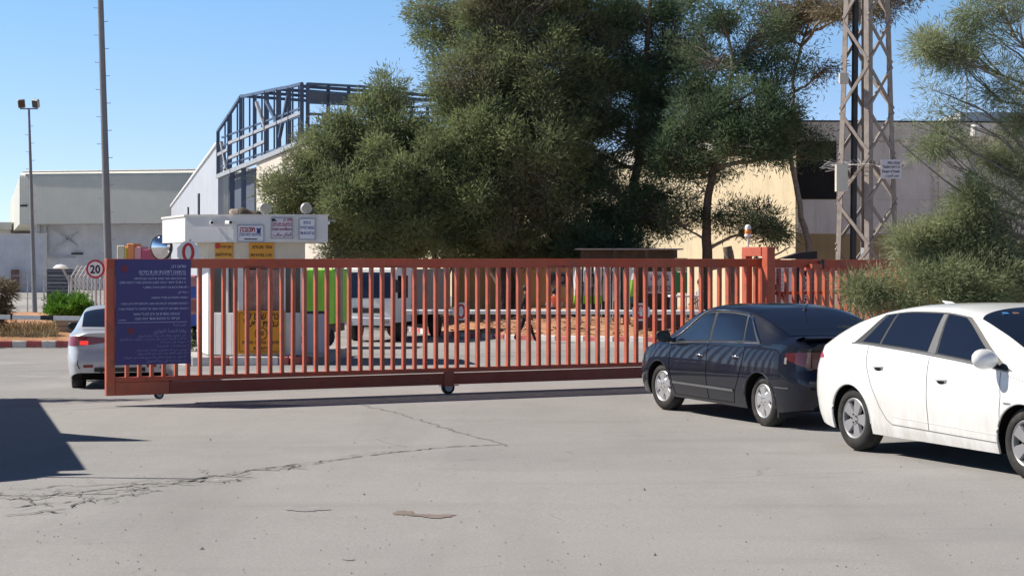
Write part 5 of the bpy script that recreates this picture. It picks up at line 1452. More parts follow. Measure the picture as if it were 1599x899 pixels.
def frame_building():
    A, B = pl(341, 95), pl(478, 81); g = thing('steel_frame_building', 'half clad building with open dark blue steel frame on top', 'building', (A.x, A.y, -.65))
    def on(x, y):
        """point of the facade plane under pixel x"""
        t = None; lo, hi = -.2, 1.6
        for _ in range(50):
            mid = (lo + hi) / 2; p = A.lerp(B, mid); 
            if CX + F * p.x / p.y < x: lo = mid
            else: hi = mid
        p = A.lerp(B, lo); return Vector((p.x, p.y, 2 - (y - HZ) / F * p.y))
    # side wall receding left, pale cladding, roof falling away
    a, far = on(341, 0), at(268, 322, 146)
    zt = 2 + 181 * A.y / F
    m = MB(); m.prism([(A.x, A.y, -.7), (A.x, A.y, zt), (far.x, far.y, far.z), (far.x, far.y, -.7)], (.25, .05, 0)); m.build('side_wall', M['clad_white'], g, world_pts=True)
    m = MB(); m.bar((A.x, A.y, zt), far, .22, .12); m.build('verge_trim', M['white'], g, world_pts=True)
    for f, zz, s in ((.30, 5.1, (1.0, 1.8)), (.52, 4.9, (.5, 1.2))):
        p = Vector((A.x, A.y, 0)).lerp(Vector((far.x, far.y, 0)), f); m = MB(); dd = (far - Vector((A.x, A.y, far.z))).normalized()
        m.box((p.x - .03, p.y, zz), (s[0], .12, s[1]), math.atan2(dd.y, dd.x)); m.build('vent', M['dark'], g, world_pts=True)
    # front: recessed blue panels and yellow wall
    m = MB(); p, q = on(343, 300), on(404, 300); n = Vector((-(q - p).y, (q - p).x, 0)).normalized() * .5
    m.prism([(p.x + n.x, p.y + n.y, -.7), (q.x + n.x, q.y + n.y, -.7), (q.x + n.x, q.y + n.y, on(404, 254).z), (p.x + n.x, p.y + n.y, on(343, 276).z)], n * .3); m.build('front_cladding', M['panel_blue'], g, world_pts=True)
    m = MB(); p, q = on(401, 300), on(560, 300)
    m.prism([(p.x, p.y, -.7), (q.x, q.y, -.7), (q.x, q.y, on(560, 195).z), (p.x, p.y, on(401, 255).z)], n * .6); m.build('front_wall', M['cream'], g, world_pts=True)
    def beam(pa, pb, w, h=None, mat='steel_blue', name='frame_beam'):
        m = MB(); m.bar(pa, pb, w, h); m.build(name, M[mat], g, world_pts=True)
    for x in (363, 381): beam(on(x, 262), Vector((on(x, 262).x, on(x, 262).y, -.6)), .22, None, 'steel_blue', 'frame_post')
    beam(on(341, 276), on(480, 219), .24, .22, 'galv', 'ledge_beam')
    up = [(341, 205, 275), (358, 180, 268), (376.5, 151, 262), (398, 147, 254), (415.5, 143, 247), (434.5, 139, 240), (452.5, 136, 232), (472, 131, 224)]
    for x, y0, y1 in up: beam(on(x, y0), on(x, y1), .16, None, 'steel_blue', 'frame_post')
    for (x0, y0, _), (x1, y1, _) in zip(up[:-1], up[1:]): beam(on(x0, y0), on(x1, y1), .14, None, 'steel_blue', 'top_chord')
    for (x0, y0), (x1, y1), mt in (((358, 224), (472, 176), 'galv'), ((359, 247), (416, 220), 'galv'), ((341, 242), (358, 233), 'galv'), ((346, 222), (354, 262), 'galv'), ((401, 160), (416, 205), 'galv'), ((416, 158), (433, 190), 'steel_blue'), ((437, 215), (450, 150), 'steel_blue')):
        beam(on(x0, y0), on(x1, y1), .15, None, mt, 'brace')
    for k in range(13):
        x = 352 + 9.6 * k; yt = float(np.interp(x, [341, 376, 472], [205, 151, 131])); yb = float(np.interp(x, [341, 472], [275, 224])); beam(on(x, yt + 3), on(x, yb), .075, None, 'steel_blue', 'stud')
    for y0, y1 in ((215, 160), (228, 172), (260, 212)): beam(on(347, y0), on(473, y1 + 8), .085, None, 'steel_blue', 'thin_rail')
    # roof purlins and far frame behind
    back = n.normalized() * 8.0
    for k in range(9):
        y = 152 + k * 9.5
        pa = on(max(345, 376 - k * 5), y) + back; pb = on(474, y - 8) + back; beam(pa, pb, .12, None, 'steel_blue', 'purlin')
    for x in (352, 365, 385, 405, 425, 445, 465): beam(on(x, 158) + back, on(x, 262) + back, .16, None, 'steel_blue', 'rear_post')
    for k in range(4):
        x = 376 + 32 * k; beam(on(x, 150 - k * 5), on(x, 158 - k * 5) + back, .14, None, 'steel_blue', 'rafter')
    m = MB(); p, q = on(344, 232) + back * 1.05, on(478, 205) + back * 1.05
    m.prism([(p.x, p.y, 3.5), (q.x, q.y, 3.5), (q.x, q.y, on(478, 222).z), (p.x, p.y, on(344, 214).z)], n * .3); m.build('rear_cladding', M['panel_blue'], g, world_pts=True)
    # second bay, turning right behind the trees
    C0, C1 = pl(481, 81), pl(640, 92)
    def on2(x, y):
        lo, hi = -.2, 1.3
        for _ in range(50):
            mid = (lo + hi) / 2; p = C0.lerp(C1, mid)
            if CX + F * p.x / p.y < x: lo = mid
            else: hi = mid
        p = C0.lerp(C1, lo); return Vector((p.x, p.y, 2 - (y - HZ) / F * p.y))
    for x in (481, 513, 545, 580, 615): beam(on2(x, 131 + (x - 481) * .04), on2(x, 225), .16, None, 'steel_blue', 'frame_post')
    for y0 in (131, 144, 160, 178, 196, 214): beam(on2(481, y0), on2(636, y0 + 8), .12, None, 'steel_blue', 'girt')
    m = MB(); p, q = on2(484, 147), on2(640, 153); m.prism([on2(484, 158), on2(640, 166), on2(640, 153), on2(484, 140)], (.1, .4, 0)); m.build('parapet_panel', M['panel_blue'], g, world_pts=True)
frame_building()

def right_building():
    c = pl(1244, 72); th = math.radians(74); ldir = Vector((-math.cos(th), math.sin(th))); rdir = Vector((math.cos(.10), -math.sin(-.10) * .6))
    zt = 2 + 213 * 72 / F; zs = 2 + 184 * 72 / F; zo = 2 + 39 * 72 / F
    g = thing('workshop_building', 'long workshop building with yellow sunlit side and grey shaded front', 'building', (c.x, c.y, -.65))
    far = c + ldir * 78; rt = c + rdir * 40
    m = MB(); wall_prism(m, [c, rt, rt + ldir * 78, far], zo, zs, 0); m.build('wall', M['wall_yellow'], g, world_pts=True)
    m = MB(); wall_prism(m, [c, rt, rt + ldir * 78, far], -.7, zo - .003, 0); m.build('dado', M['wall_ochre'], g, world_pts=True)
    e = .12; cc = c + Vector((-.12, -.14)); 
    m = MB(); wall_prism(m, [cc, rt + Vector((.1, -.14)), rt + ldir * 78, far + Vector((-.15, 0))], zs + .003, zt, 0); m.build('parapet', M['wall_shade'], g, world_pts=True)
    m = MB(); wall_prism(m, [cc + Vector((-.03, -.05)), rt + Vector((.1, -.19)), rt + ldir * 78, far + Vector((-.2, 0))], zt + .003, zt + .07, 0); m.build('coping', M['dark'], g, world_pts=True)
    # sunlit side: the dado there is the same yellow, windows high up
    m = MB(); a = c + Vector((-.035, 0)) ; wall_prism(m, [a, a + Vector((.03, 0)), far + Vector((.03, 0)), far + Vector((-.035, 0))], -.7, zs - .02); m.build('side_render', M['wall_yellow'], g, world_pts=True)
    for f in np.linspace(.50, .94, 5):
        p = c.lerp(far, f); m = MB(); m.box((p.x - .06, p.y, 3.4), (.06, 2.2, .9), math.atan2(ldir.y, ldir.x) - math.pi / 2); w = m.build('window', M['glass_win'], g, world_pts=True)
        m = MB(); m.box((p.x - .085, p.y, 2.91), (.10, 2.4, .07), math.atan2(ldir.y, ldir.x) - math.pi / 2); m.build('sill', M['wall_shade'], w, world_pts=True)
    def panel(x0, x1, y0, y1, mat, name, out=.05, th_=.04):
        Y = 72; pts = []
        for x in (x0, x1):
            lo, hi = 0, 45
            for _ in range(50):
                mid = (lo + hi) / 2; p = c + rdir * mid
                if CX + F * p.x / p.y < x: lo = mid
                else: hi = mid
            pts.append(c + rdir * lo)
        m = MB(); nrm = Vector((rdir.y, -rdir.x)) * out; a, b = pts[0] + nrm, pts[1] + nrm
        wall_prism(m, [a, b, b - nrm, a - nrm], 2 - (y1 - HZ) * 72 / F, 2 - (y0 - HZ) * 72 / F); return m.build(name, mat, g, world_pts=True)
    panel(1245, 1306, 221, 311, M['wall_dark'], 'dark_opening_panel')  # near-black sheet for the dark opening, its shade put into the colour
    panel(1245, 1464, 312, 365, M['wall_shade'], 'render_band', .03)
    panel(1306.5, 1464, 221, 311.6, M['wall_shade'], 'render_field', .045)
    panel(1466, 1640, 221, 365, M['cream'] if False else M['wall_shade'], 'render_field', .03)
    panel(1517, 1521, 214, 300, M['galv'], 'downpipe', .12)
    m = MB(); q = at(1524, 205, 71.6); m.box(q, (.35, .3, .5), .3, bev=.05); m.build('rain_hopper', M['white'], g, world_pts=True)
    # white corrugated plant room on the roof and a mast
    a, b = pl(1500, 80), pl(1600, 80); h = thing('roof_plant_room', 'white corrugated plant room on the workshop roof', 'plant room', (a.x, 80, zt))
    m = MB(); wall_prism(m, [a, b, b + Vector((0, 4)), a + Vector((.0, 4))], zt - .6, 2 + 260 * 80 / F - .9); m.build('cladding', corrugated('white_cladding', (.70, .71, .72), 3.5, 0, .5), h, world_pts=True)
    m = MB(); q = at(1510, 150, 79); m.tube([(q.x, q.y, zt), (q.x, q.y, 10.6)], .035, 6); m.build('mast', M['galv'], h, world_pts=True)
right_building()

def shed():
    a, b = pl(908, 66), pl(1058, 66); zt = 2 + 14 * 66 / F
    g = thing('open_shed', 'low dark shed with pale roof edge under the trees', 'shed', (a.x, 66, gz(a.x, 66)))
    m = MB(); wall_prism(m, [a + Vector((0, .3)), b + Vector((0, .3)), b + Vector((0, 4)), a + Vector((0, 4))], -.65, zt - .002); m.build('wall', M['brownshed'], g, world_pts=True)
    m = MB(); wall_prism(m, [a + Vector((-.2, -.3)), b + Vector((.2, -.3)), b + Vector((.2, 4.2)), a + Vector((-.2, 4.2))], zt, zt + .05); m.build('roof', M['kerb_g'], g, world_pts=True)
    for f in (.02, .35, .68, .98):
        p = a.lerp(b, f); m = MB(); m.bar((p.x, p.y - .1, -.6), (p.x, p.y - .1, zt - .01), .12); m.build('post', M['brownshed'], g, world_pts=True)
    # brown wall left of it, in shade
    a, b = pl(706, 77), pl(902, 77); w = thing('brown_wall', 'ochre brown wall in tree shade behind the leaning trunk', 'wall', (a.x, 77, gz(a.x, 77)))
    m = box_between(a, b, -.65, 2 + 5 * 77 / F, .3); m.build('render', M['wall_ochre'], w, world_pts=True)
shed()

# protest banners, flags and the stall under the trees
def banners():
    Y = 62.5; a, b = at(858, 447, Y), at(960, 424, Y); g = thing('banner', 'dark banner with large black Hebrew letters hung along the shed', 'banner', (a.x, Y, a.z)); W, H = b.x - a.x, b.z - a.z
    P = [[(W * i / 30, .03 * math.sin(i * .9), H * k / 4 + .02 * math.sin(i * .5)) for k in range(5)] for i in range(31)]
    m = MB(); m.grid(P); m.build('cloth', paint('grey_brown_banner_cloth', (.22, .19, .18), .9, .12, 2), g, 60)
    lettering([(rtl('הפגנה כאן עכשיו'), .55, W * .5, H * .18, 'C', W * .94)], M['black'], g, plane_frame((a.x, Y - .05, a.z), (1, 0, 0)), bold=.03)
    for xx in (.05, W - .05): m = MB(); m.tube([(xx, .06, H + .1), (xx, .06, gz(a.x, Y) - a.z)], .03, 6); m.build('pole', M['galv'], g)
    rng = random.Random(4)
    labs = ['narrow white cloth with green hem, left of the flag row', 'white and green flag second in the row under the shed', 'white flag with broad green foot in the middle of the row', 'grey and white flag hanging beside the dark post', 'creased white flag nearest the dark post']
    for i, x in enumerate((902, 917.5, 934, 948, 963)):
        y0 = 415; y1 = 474 if i < 3 else 470; Yf = 61.2; a = at(x, y0, Yf); zb = at(x, y1, Yf).z; hgt = a.z - zb; w = .26
        g = thing('flag', labs[i], 'flag', a, 0, 'flags hanging in a row under the shed'); split = .78 if i < 3 else 1.0
        def cloth(u0, u1, mat, nm):
            P = [[((k / 8 - .5) * w * (1 + .1 * math.sin(7 * u + i)), .05 * math.sin(k * 1.3 + u * 4 + i), -hgt * u) for k in range(9)] for u in np.linspace(u0, u1, 9)]
            m = MB(); m.grid(P); return m.build(nm, mat, g, 60)
        cloth(0, split, M['white_old'], 'cloth')
        if split < 1: cloth(split + .002, 1, M['lime'], 'green_hem')
        m = MB(); m.tube([(w * .5, .06, .03), (w * .5, .06, gz(a.x, Yf) - a.z)], .018, 6); m.build('pole', M['galv'], g)
    a = at(991, 418, 60.8); g = thing('flag', 'tall flag, white above bright green, left of the grey banner', 'flag', a); hgt = a.z - at(991, 473, 60.8).z
    for u0, u1, mt, nm in ((0, .34, M['white'], 'cloth'), (.342, .82, M['lime'], 'green_field'), (.822, 1, paint('teal_cloth', (.02, .18, .16), .8), 'teal_hem')):
        m = MB(); m.grid([[((k / 6 - .5) * .28, .04 * math.sin(k * 1.2 + u * 5), -hgt * u) for k in range(7)] for u in np.linspace(u0, u1, 6)]); m.build(nm, mt, g, 60)
    m = MB(); m.tube([(-.15, .05, .05), (-.15, .05, gz(a.x, 60.8) - a.z)], .018, 6); m.build('pole', M['galv'], g)
    a = at(979, 420, 61); m = MB(); g = thing('dark_post', 'thick dark grey post between the flags', 'post', (a.x, 61, gz(a.x, 61)))
    m.box((0, 0, 1.15), (.24, .2, 2.3), bev=.02); m.build('shaft', paint('slate_post', (.13, .12, .13), .7, .2, 3), g); m = MB(); m.box((0, 0, 2.33), (.28, .24, .06)); m.build('cap', M['dark'], g)
    # grey banner with two lines
    Y = 60; a, b = at(1005, 458, Y), at(1056, 424, Y); g = thing('banner', 'pale grey banner with two lines of dark lettering above the red car', 'banner', (a.x, Y, a.z)); W, H = b.x - a.x, b.z - a.z
    P = [[(W * i / 20, .03 * math.sin(i * .7), H * k / 4) for k in range(5)] for i in range(21)]
    m = MB(); m.grid(P); m.build('cloth', paint('pale_grey_banner_cloth', (.45, .43, .44), .9, .1, 2), g, 60)
    lettering([(rtl('בריכה'), .3, W * .78, H * .60, 'R', W * .55), (rtl('לכולם עכשיו'), .3, W * .92, H * .10, 'R', W * .85)], M['navy_print'] if False else M['black'], g, plane_frame((a.x, Y - .05, a.z), (1, 0, 0)), bold=.01)
    for xx in (.03, W - .03): m = MB(); m.tube([(xx, .05, H), (xx, .05, gz(a.x, Y) - a.z)], .025, 6); m.build('pole', M['galv'], g)
    a = at(1064, 457, 61); g = thing('poster_board', 'green and cream board beside the grey banner', 'poster', (a.x, 61, gz(a.x, 61))); z = a.z - gz(a.x, 61)
    m = MB(); m.box((0, 0, z + .35), (.42, .04, .70)); m.build('green_half', paint('green_print', (.03, .24, .08), .6, .1, 2), g)
    m = MB(); m.box((0, 0, z + .95), (.42, .04, .46)); m.build('cream_half', paint('pale_green_print', (.45, .46, .25), .6, .1, 2), g)
    for xx in (-.18, .18): m = MB(); m.bar((xx, .04, 0), (xx, .04, z + 1.1), .04); m.build('leg', M['galv'], g)
    # folding table under a white cover
    Y = 58.5; a, b = at(1046, 461, Y), at(1094, 465, Y); g = thing('folding_table', 'folding table with white top beside the standing person', 'table', ((a.x + b.x) / 2, Y + .3, gz(a.x, Y) + .12)); W = b.x - a.x; hz_ = a.z - gz(a.x, Y) - .12
    m = MB(); m.box((0, 0, hz_ - .03), (W, .7, .07), bev=.01); m.build('top', M['white'], g)
    for sx in (-1, 1):
        for sy in (-1, 1): m = MB(); m.bar((sx * W * .40, sy * .28, hz_ - .06), (sx * W * .46, sy * .3, 0), .04); m.build('leg', M['galv'], g)
    for q, dx in enumerate((-.35, 0, .3)): 
        pass
    # dark red chest on the ground beneath
    c = thing('storage_chest', 'dark maroon chest standing in front of the folding table', 'chest', (at(1030, 470, 58.2).x, 58.2, gz(4.8, 58.2) + .14))
    m = MB(); m.box((0, 0, .34), (1.5, .7, .68), bev=.03); m.build('body', paint('maroon_paint', (.06, .012, .015), .4, .2, 2), c)
    m = MB(); m.box((0, -.01, .71), (1.54, .74, .06), bev=.01); m.build('lid', paint('maroon_lid', (.075, .016, .018), .4, .2, 2), c)
    m = MB(); m.box((0, -.37, .52), (.16, .03, .06)); m.build('latch', M['chrome'], c)
banners()

# posters and totem behind the fixed fence
def fence_posters():
    for x0, x1, lab, lines in ((1203, 1216, 'narrow white poster with red heading just right of the gate post', 3), (1217, 1229, 'white poster with five printed lines, middle of the three', 5), (1230, 1243, 'plain white poster with a thin line at the right of three', 1)):
        Y = 33.2; g, W, H, Fm = poster(lab, x0, x1, 412, 474, Y, M['signw'])
        g['group'] = 'white posters behind the fence'
        L = []
        for k in range(lines): L.append((rtl(['מחיר', 'הוגן', 'לכולם', 'היום', 'כאן'][k]), .075, W * .5, H * (.74 - .10 * k), 'C', W * .62))
        lettering(L, M['red_print'] if lines == 3 else M['greybox'], g, Fm)
    Y = 34.5; a = at(1251, 490, Y); g = thing('totem_sign', 'black totem sign with vertical white lettering behind the fence', 'sign', (a.x, Y, gz(a.x, Y)))
    H = at(0, 405, Y).z - gz(a.x, Y)
    m = MB(); m.box((0, 0, H / 2), (.36, .10, H), bev=.01); m.build('case', M['black'], g)
    Fm = plane_frame((a.x + .09, Y - .056, gz(a.x, Y) + H - .30), (0, 0, -1), (1, 0, 0)); lettering([('XANADU', .12, 0, -.04, 'L', .62)], M['signw'], g, Fm)
    m = MB(); m.prism([(-.42, -.2, H + .01), (.28, -.2, H + .01), (.28, -.2, H + .16), (-.05, -.2, H + .13)], (0, .5, 0)); m.build('lamp_hood', M['black'], g)
fence_posters()

# ------------------------------------------------------------------ lattice tower
def tower():
    Y = 58.0; cx = pl(1354, Y).x; zb = gz(cx, Y); H = 13.2; g = thing('lattice_tower', 'weathered steel lattice tower behind the fence, rising out of frame', 'tower', (cx, Y, zb), math.radians(38))
    def half(z): return .76 - .022 * z
    R = [(-1, -1), (1, -1), (1, 1), (-1, 1)]
    def leg(k, z): h = half(z); return Vector((R[k][0] * h, R[k][1] * h, z))
    for k in range(4):
        m = MB(); a, b = leg(k, 0), leg(k, H); sx, sy = R[k]; w = .20; t = .03
        # angle iron
        m.bar(a + Vector((-sx * w / 2, 0, 0)), b + Vector((-sx * w / 2, 0, 0)), w, t, up=(0, 1, 0)) if False else None
        d1, d2 = Vector((-sx * w, 0, 0)), Vector((0, -sy * w, 0)); tt = Vector((-sx * t, -sy * t, 0))
        prof = [Vector((0, 0, 0)), d1, d1 + Vector((0, -sy * t, 0)), tt, d2 + Vector((-sx * t, 0, 0)), d2]
        n = 6; m.add([a + p for p in prof] + [b + p for p in prof], [(i, (i + 1) % n, n + (i + 1) % n, n + i) for i in range(n)]); m.build('leg', M['tower'], g)
    n = 9; step = H / n
    for f in range(4):
        k0, k1 = f, (f + 1) % 4
        for i in range(n):
            z0, z1 = i * step, (i + 1) * step
            for (ka, kb) in ((k0, k1), (k1, k0)) if f in (0, 1, 2, 3) else ():
                if (f % 2 == 1 and (i + (ka == k0)) % 2): continue
                m = MB(); a, b = leg(ka, z0 + .05), leg(kb, z1 - .05); off = (a + b) / 2; m.bar(a, b, .045 if ka == k0 else .042, .11); m.build('lattice_bar', M['tower'], g)
    # cable duct up the back and the ladder-like inner column
    m = MB(); m.bar((-.30, .35, .0), (-.22, .25, H), .20, .10); m.build('cable_duct', M['dark'], g)
    m = MB(); m.bar((-.55, -.35, 0), (-.52, -.33, 2.9), .14, .14); m.build('riser_pipe', M['galv'], g)
    # boxes and plates
    def plate(x, y, x1, y1, Yp, mat, name, th=.05):
        a, b = at(x, y1, Yp), at(x1, y, Yp); m = MB(); m.box(((a.x + b.x) / 2, Yp, (a.z + b.z) / 2), (b.x - a.x, th, b.z - a.z)); return m.build(name, mat, g, world_pts=True)
    plate(1305.5, 257, 1323, 299, 57.3, M['cream'], 'meter_plate', .3)
    plate(1311, 114.5, 1324.5, 131, 57.4, M['cream'], 'junction_box', .25)
    # anti-climb spikes
    m = MB(); rng = random.Random(2); z = at(0, 257, 57).z - zb
    for k in range(60):
        a = k / 60 * 6.283; h = half(z) + .06; p = Vector((max(-1, min(1, 1.4 * math.cos(a))) * h, max(-1, min(1, 1.4 * math.sin(a))) * h, z + rng.uniform(-.08, .08)))
        o = Vector((p.x, p.y, 0)).normalized(); q = p + o * rng.uniform(.25, .6) + Vector((rng.uniform(-.15, .15), rng.uniform(-.15, .15), rng.uniform(-.12, .3))); m.tube([p, q], .008, 4)
    for h in (.07, .16, .25):
        hh = half(z) + h; m.tube([(-hh, -hh, z), (hh, -hh, z + .03), (hh, hh, z), (-hh, hh, z + .03), (-hh, -hh, z)], .010, 4)
    a = at(1284, 262, 57.5); inv = parent_matrix(g).inverted()
    m.tube([inv @ v for v in (at(1310, 254, 57.4), at(1282, 262, 57.4), at(1296, 252, 57.4), at(1312, 258, 57.4))], .014, 5)
    m.build('anti_climb_wire', M['galv'], g)
    # bilingual danger plate
    a, b = at(1376, 279, 57.0), at(1409, 249, 57.0); s = thing('danger_sign', 'small white danger plate in three languages on the tower', 'sign', (a.x, 57.0, a.z), .12); W, Hh = b.x - a.x, b.z - a.z
    m = MB(); m.box((W / 2, 0, Hh / 2), (W, .015, Hh)); m.build('panel', paint('lilac_plate', (.62, .58, .62), .5, .05, 3), s)
    Fm = plane_frame((a.x, 57.0 - .008, a.z), (math.cos(.12), math.sin(.12), 0), lift=.006)
    lettering([(rtl('סכנת מוות'), .12, W * .93, Hh * .76, 'R', W * .6), (rtl('זהירות חשמל'), .12, W * .93, Hh * .54, 'R', W * .85), ('Danger of Death', .12, W * .06, Hh * .32, 'L', W * .85), (arabic('خطر الموت'), .11, W * .9, Hh * .10, 'R', W * .7)], M['black'], s, Fm, bold=.02)
tower()

# ------------------------------------------------------------------ people
def person(label, loc, rz, joints, radii, colors, group=None, extras=None):
    """joints: name -> (pos, parent, radius); skinned to one body mesh; colors: function(z, name) -> slot"""
    g = thing('person', label, 'person', loc, rz, group)
    names = list(joints); idx = {n: i for i, n in enumerate(names)}
    me = bpy.data.meshes.new('body'); me.from_pydata([joints[n][0] for n in names], [(idx[n], idx[joints[n][1]]) for n in names if joints[n][1]], [])
    o = bpy.data.objects.new('tmp', me); COL.objects.link(o)
    md = o.modifiers.new('s', 'SKIN'); md.use_smooth_shade = True
    sv_ = me.skin_vertices[0].data
    for n in names: sv_[idx[n]].radius = (joints[n][2], joints[n][2] if len(joints[n]) < 4 else joints[n][3]); sv_[idx[n]].use_root = (n == 'pelvis')
    o.modifiers.new('u', 'SUBSURF').levels = 2
    dg = bpy.context.evaluated_depsgraph_get(); m2 = bpy.data.meshes.new_from_object(o.evaluated_get(dg))
    bpy.data.objects.remove(o); bpy.data.meshes.remove(me)
    mats, fn = colors
    m2.materials.clear()
    for mt in mats: m2.materials.append(mt)
    for p in m2.polygons: p.material_index = fn(p.center); p.use_smooth = True
    b = bpy.data.objects.new('body', m2); COL.objects.link(b); b.parent = g
    hd = Vector(joints['head'][0]); m = MB(); m.lathe([(.0, .125), (.05, .115), (.085, .08), (.10, .03), (.098, -.02), (.08, -.06)], hd + Vector((0, -.012, .02)), 'Z', 16); m.build('hair', M['hair'], g, 60)
    return g
def std_joints(stride=.0, arm=0.0):
    J = {'pelvis': ((0, 0, .95), None, .125, .10), 'waist': ((0, 0, 1.10), 'pelvis', .125, .095), 'chest': ((0, 0, 1.32), 'waist', .15, .105), 'neck': ((0, 0, 1.50), 'chest', .05), 'chin': ((0, .02, 1.56), 'neck', .062), 'head': ((0, .02, 1.66), 'chin', .085, .095), 'crown': ((0, .01, 1.74), 'head', .06)}
    for s, nm in ((-1, 'l'), (1, 'r')):
        f = stride * s
        J['hip' + nm] = ((.10 * s, 0, .90), 'pelvis', .09); J['knee' + nm] = ((.10 * s, f * .45 + .02, .50), 'hip' + nm, .062); J['ankle' + nm] = ((.10 * s, f - (.04 if f < 0 else 0), .10 + (.05 if f < 0 else 0)), 'knee' + nm, .042); J['toe' + nm] = ((.11 * s, f + .15, .045), 'ankle' + nm, .038)
        J['sh' + nm] = ((.17 * s, 0, 1.42), 'chest', .06); J['el' + nm] = ((.23 * s, -f * .35 - .02 + arm * .12, 1.14), 'sh' + nm, .043); J['wr' + nm] = ((.23 * s, -f * .6 + .06 + arm * .28, .92 + arm * .10), 'el' + nm, .032); J['hand' + nm] = ((.225 * s, -f * .6 + .09 + arm * .33, .84 + arm * .10), 'wr' + nm, .036, .022)
    return J
def people():
    Y = 55.5; p = at(821, 0, Y)
    w = person('person in black walking along the road beyond the boom', (p.x, Y, gz(p.x, Y)), -math.pi / 2, std_joints(.30), None,
           ([M['cloth_black'], M['skin']], lambda c: 1 if (c.z > 1.52 or (abs(c.x) > .19 and c.z < .90 and c.z > .7)) else 0))
    J = std_joints(0, 0)
    # crouching, back to the camera
    J = {'pelvis': ((0, 0, .30), None, .17, .14), 'waist': ((0, .03, .44), 'pelvis', .16, .12), 'chest': ((0, .10, .66), 'waist', .185, .13), 'neck': ((0, .17, .80), 'chest', .055), 'chin': ((0, .22, .85), 'neck', .06), 'head': ((0, .25, .93), 'chin', .085, .095), 'crown': ((0, .25, 1.01), 'head', .06)}
    for s, nm in ((-1, 'l'), (1, 'r')):
        J['hip' + nm] = ((.13 * s, 0, .28), 'pelvis', .10); J['knee' + nm] = ((.20 * s, .42, .44), 'hip' + nm, .068); J['ankle' + nm] = ((.17 * s, .30, .10), 'knee' + nm, .045); J['toe' + nm] = ((.19 * s, .46, .045), 'ankle' + nm, .04)
        J['sh' + nm] = ((.19 * s, .12, .72), 'chest', .065); J['el' + nm] = ((.27 * s, .28, .50), 'sh' + nm, .046); J['wr' + nm] = ((.17 * s, .46, .50), 'el' + nm, .034); J['hand' + nm] = ((.12 * s, .52, .52), 'wr' + nm, .036, .024)
    p = at(866.5, 0, 60.0); zb = at(866, 500, 60).z
    def vest(c):
        if c.y < .16 and .30 < c.z < .82:
            if .36 < c.z < .42 or .48 < c.z < .54: return 3
            if c.z < .60 and abs(c.x) > .05: return 1
            return 0
        if c.z > .82: return 2
        return 1
    person('person in orange and grey vest crouching behind the boom', (p.x, 60.0, zb), 0, J, None, ([M['vest'], M['vest_grey'], M['skin'], M['dark']], vest))
    Y = 59.4; p = at(1094, 0, Y)
    person('person in pale checked shirt standing by the folding table', (p.x, Y, gz(p.x, Y) + .16), 1.9, std_joints(.04, .8), None,
           ([M['cloth_grey'], M['cloth_tan'], M['skin']], lambda c: 2 if (c.z > 1.52 or (abs(c.x) > .18 and c.z < 1.06 and c.y > .2)) else (0 if c.z > .98 else 1)))
people()
# ------------------------------------------------------------------ trees and plants
def leaves_mesh(name, P, D, Ln, Wd, mat, parent, seed=0):
    """P base points, D directions (n,3), Ln lengths, Wd widths: one slim leaf blade each"""
    rng = np.random.default_rng(seed); n = len(P)
    D = D / (np.linalg.norm(D, axis=1, keepdims=True) + 1e-9)
    S = np.cross(D, rng.normal(size=(n, 3))); S /= (np.linalg.norm(S, axis=1, keepdims=True) + 1e-9)
    Ln = np.asarray(Ln).reshape(-1, 1); Wd = np.asarray(Wd).reshape(-1, 1)
    v = np.empty((n, 4, 3), np.float32)
    v[:, 0] = P - S * Wd * .35; v[:, 1] = P + D * Ln * .55 - S * Wd * .5; v[:, 2] = P + D * Ln; v[:, 3] = P + D * Ln * .45 + S * Wd * .5
    me = bpy.data.meshes.new(name)
    me.vertices.add(n * 4); me.vertices.foreach_set('co', v.reshape(-1))
    me.loops.add(n * 4); me.loops.foreach_set('vertex_index', np.arange(n * 4, dtype=np.int32))
    me.polygons.add(n); me.polygons.foreach_set('loop_start', np.arange(0, n * 4, 4, dtype=np.int32)); me.polygons.foreach_set('loop_total', np.full(n, 4, np.int32))
    me.materials.append(mat); me.update(calc_edges=True); me.validate()
    o = bpy.data.objects.new(name, me); COL.objects.link(o)
    if parent: o.parent = parent; o.matrix_parent_inverse = parent_matrix(parent).inverted()
    return o

def wiggle(a, b, n, amp, rng, sag=0.0):
    a, b = Vector(a), Vector(b); L = (b - a).length; out = []
    off = Vector((0, 0, 0))
    for i in range(n + 1):
        t = i / n; off = off + Vector(rng.normal(size=3)) * amp * L / n
        out.append(a.lerp(b, t) + off * math.sin(math.pi * t) * 1.6 + Vector((0, 0, -sag * L * math.sin(math.pi * t))))
    return out

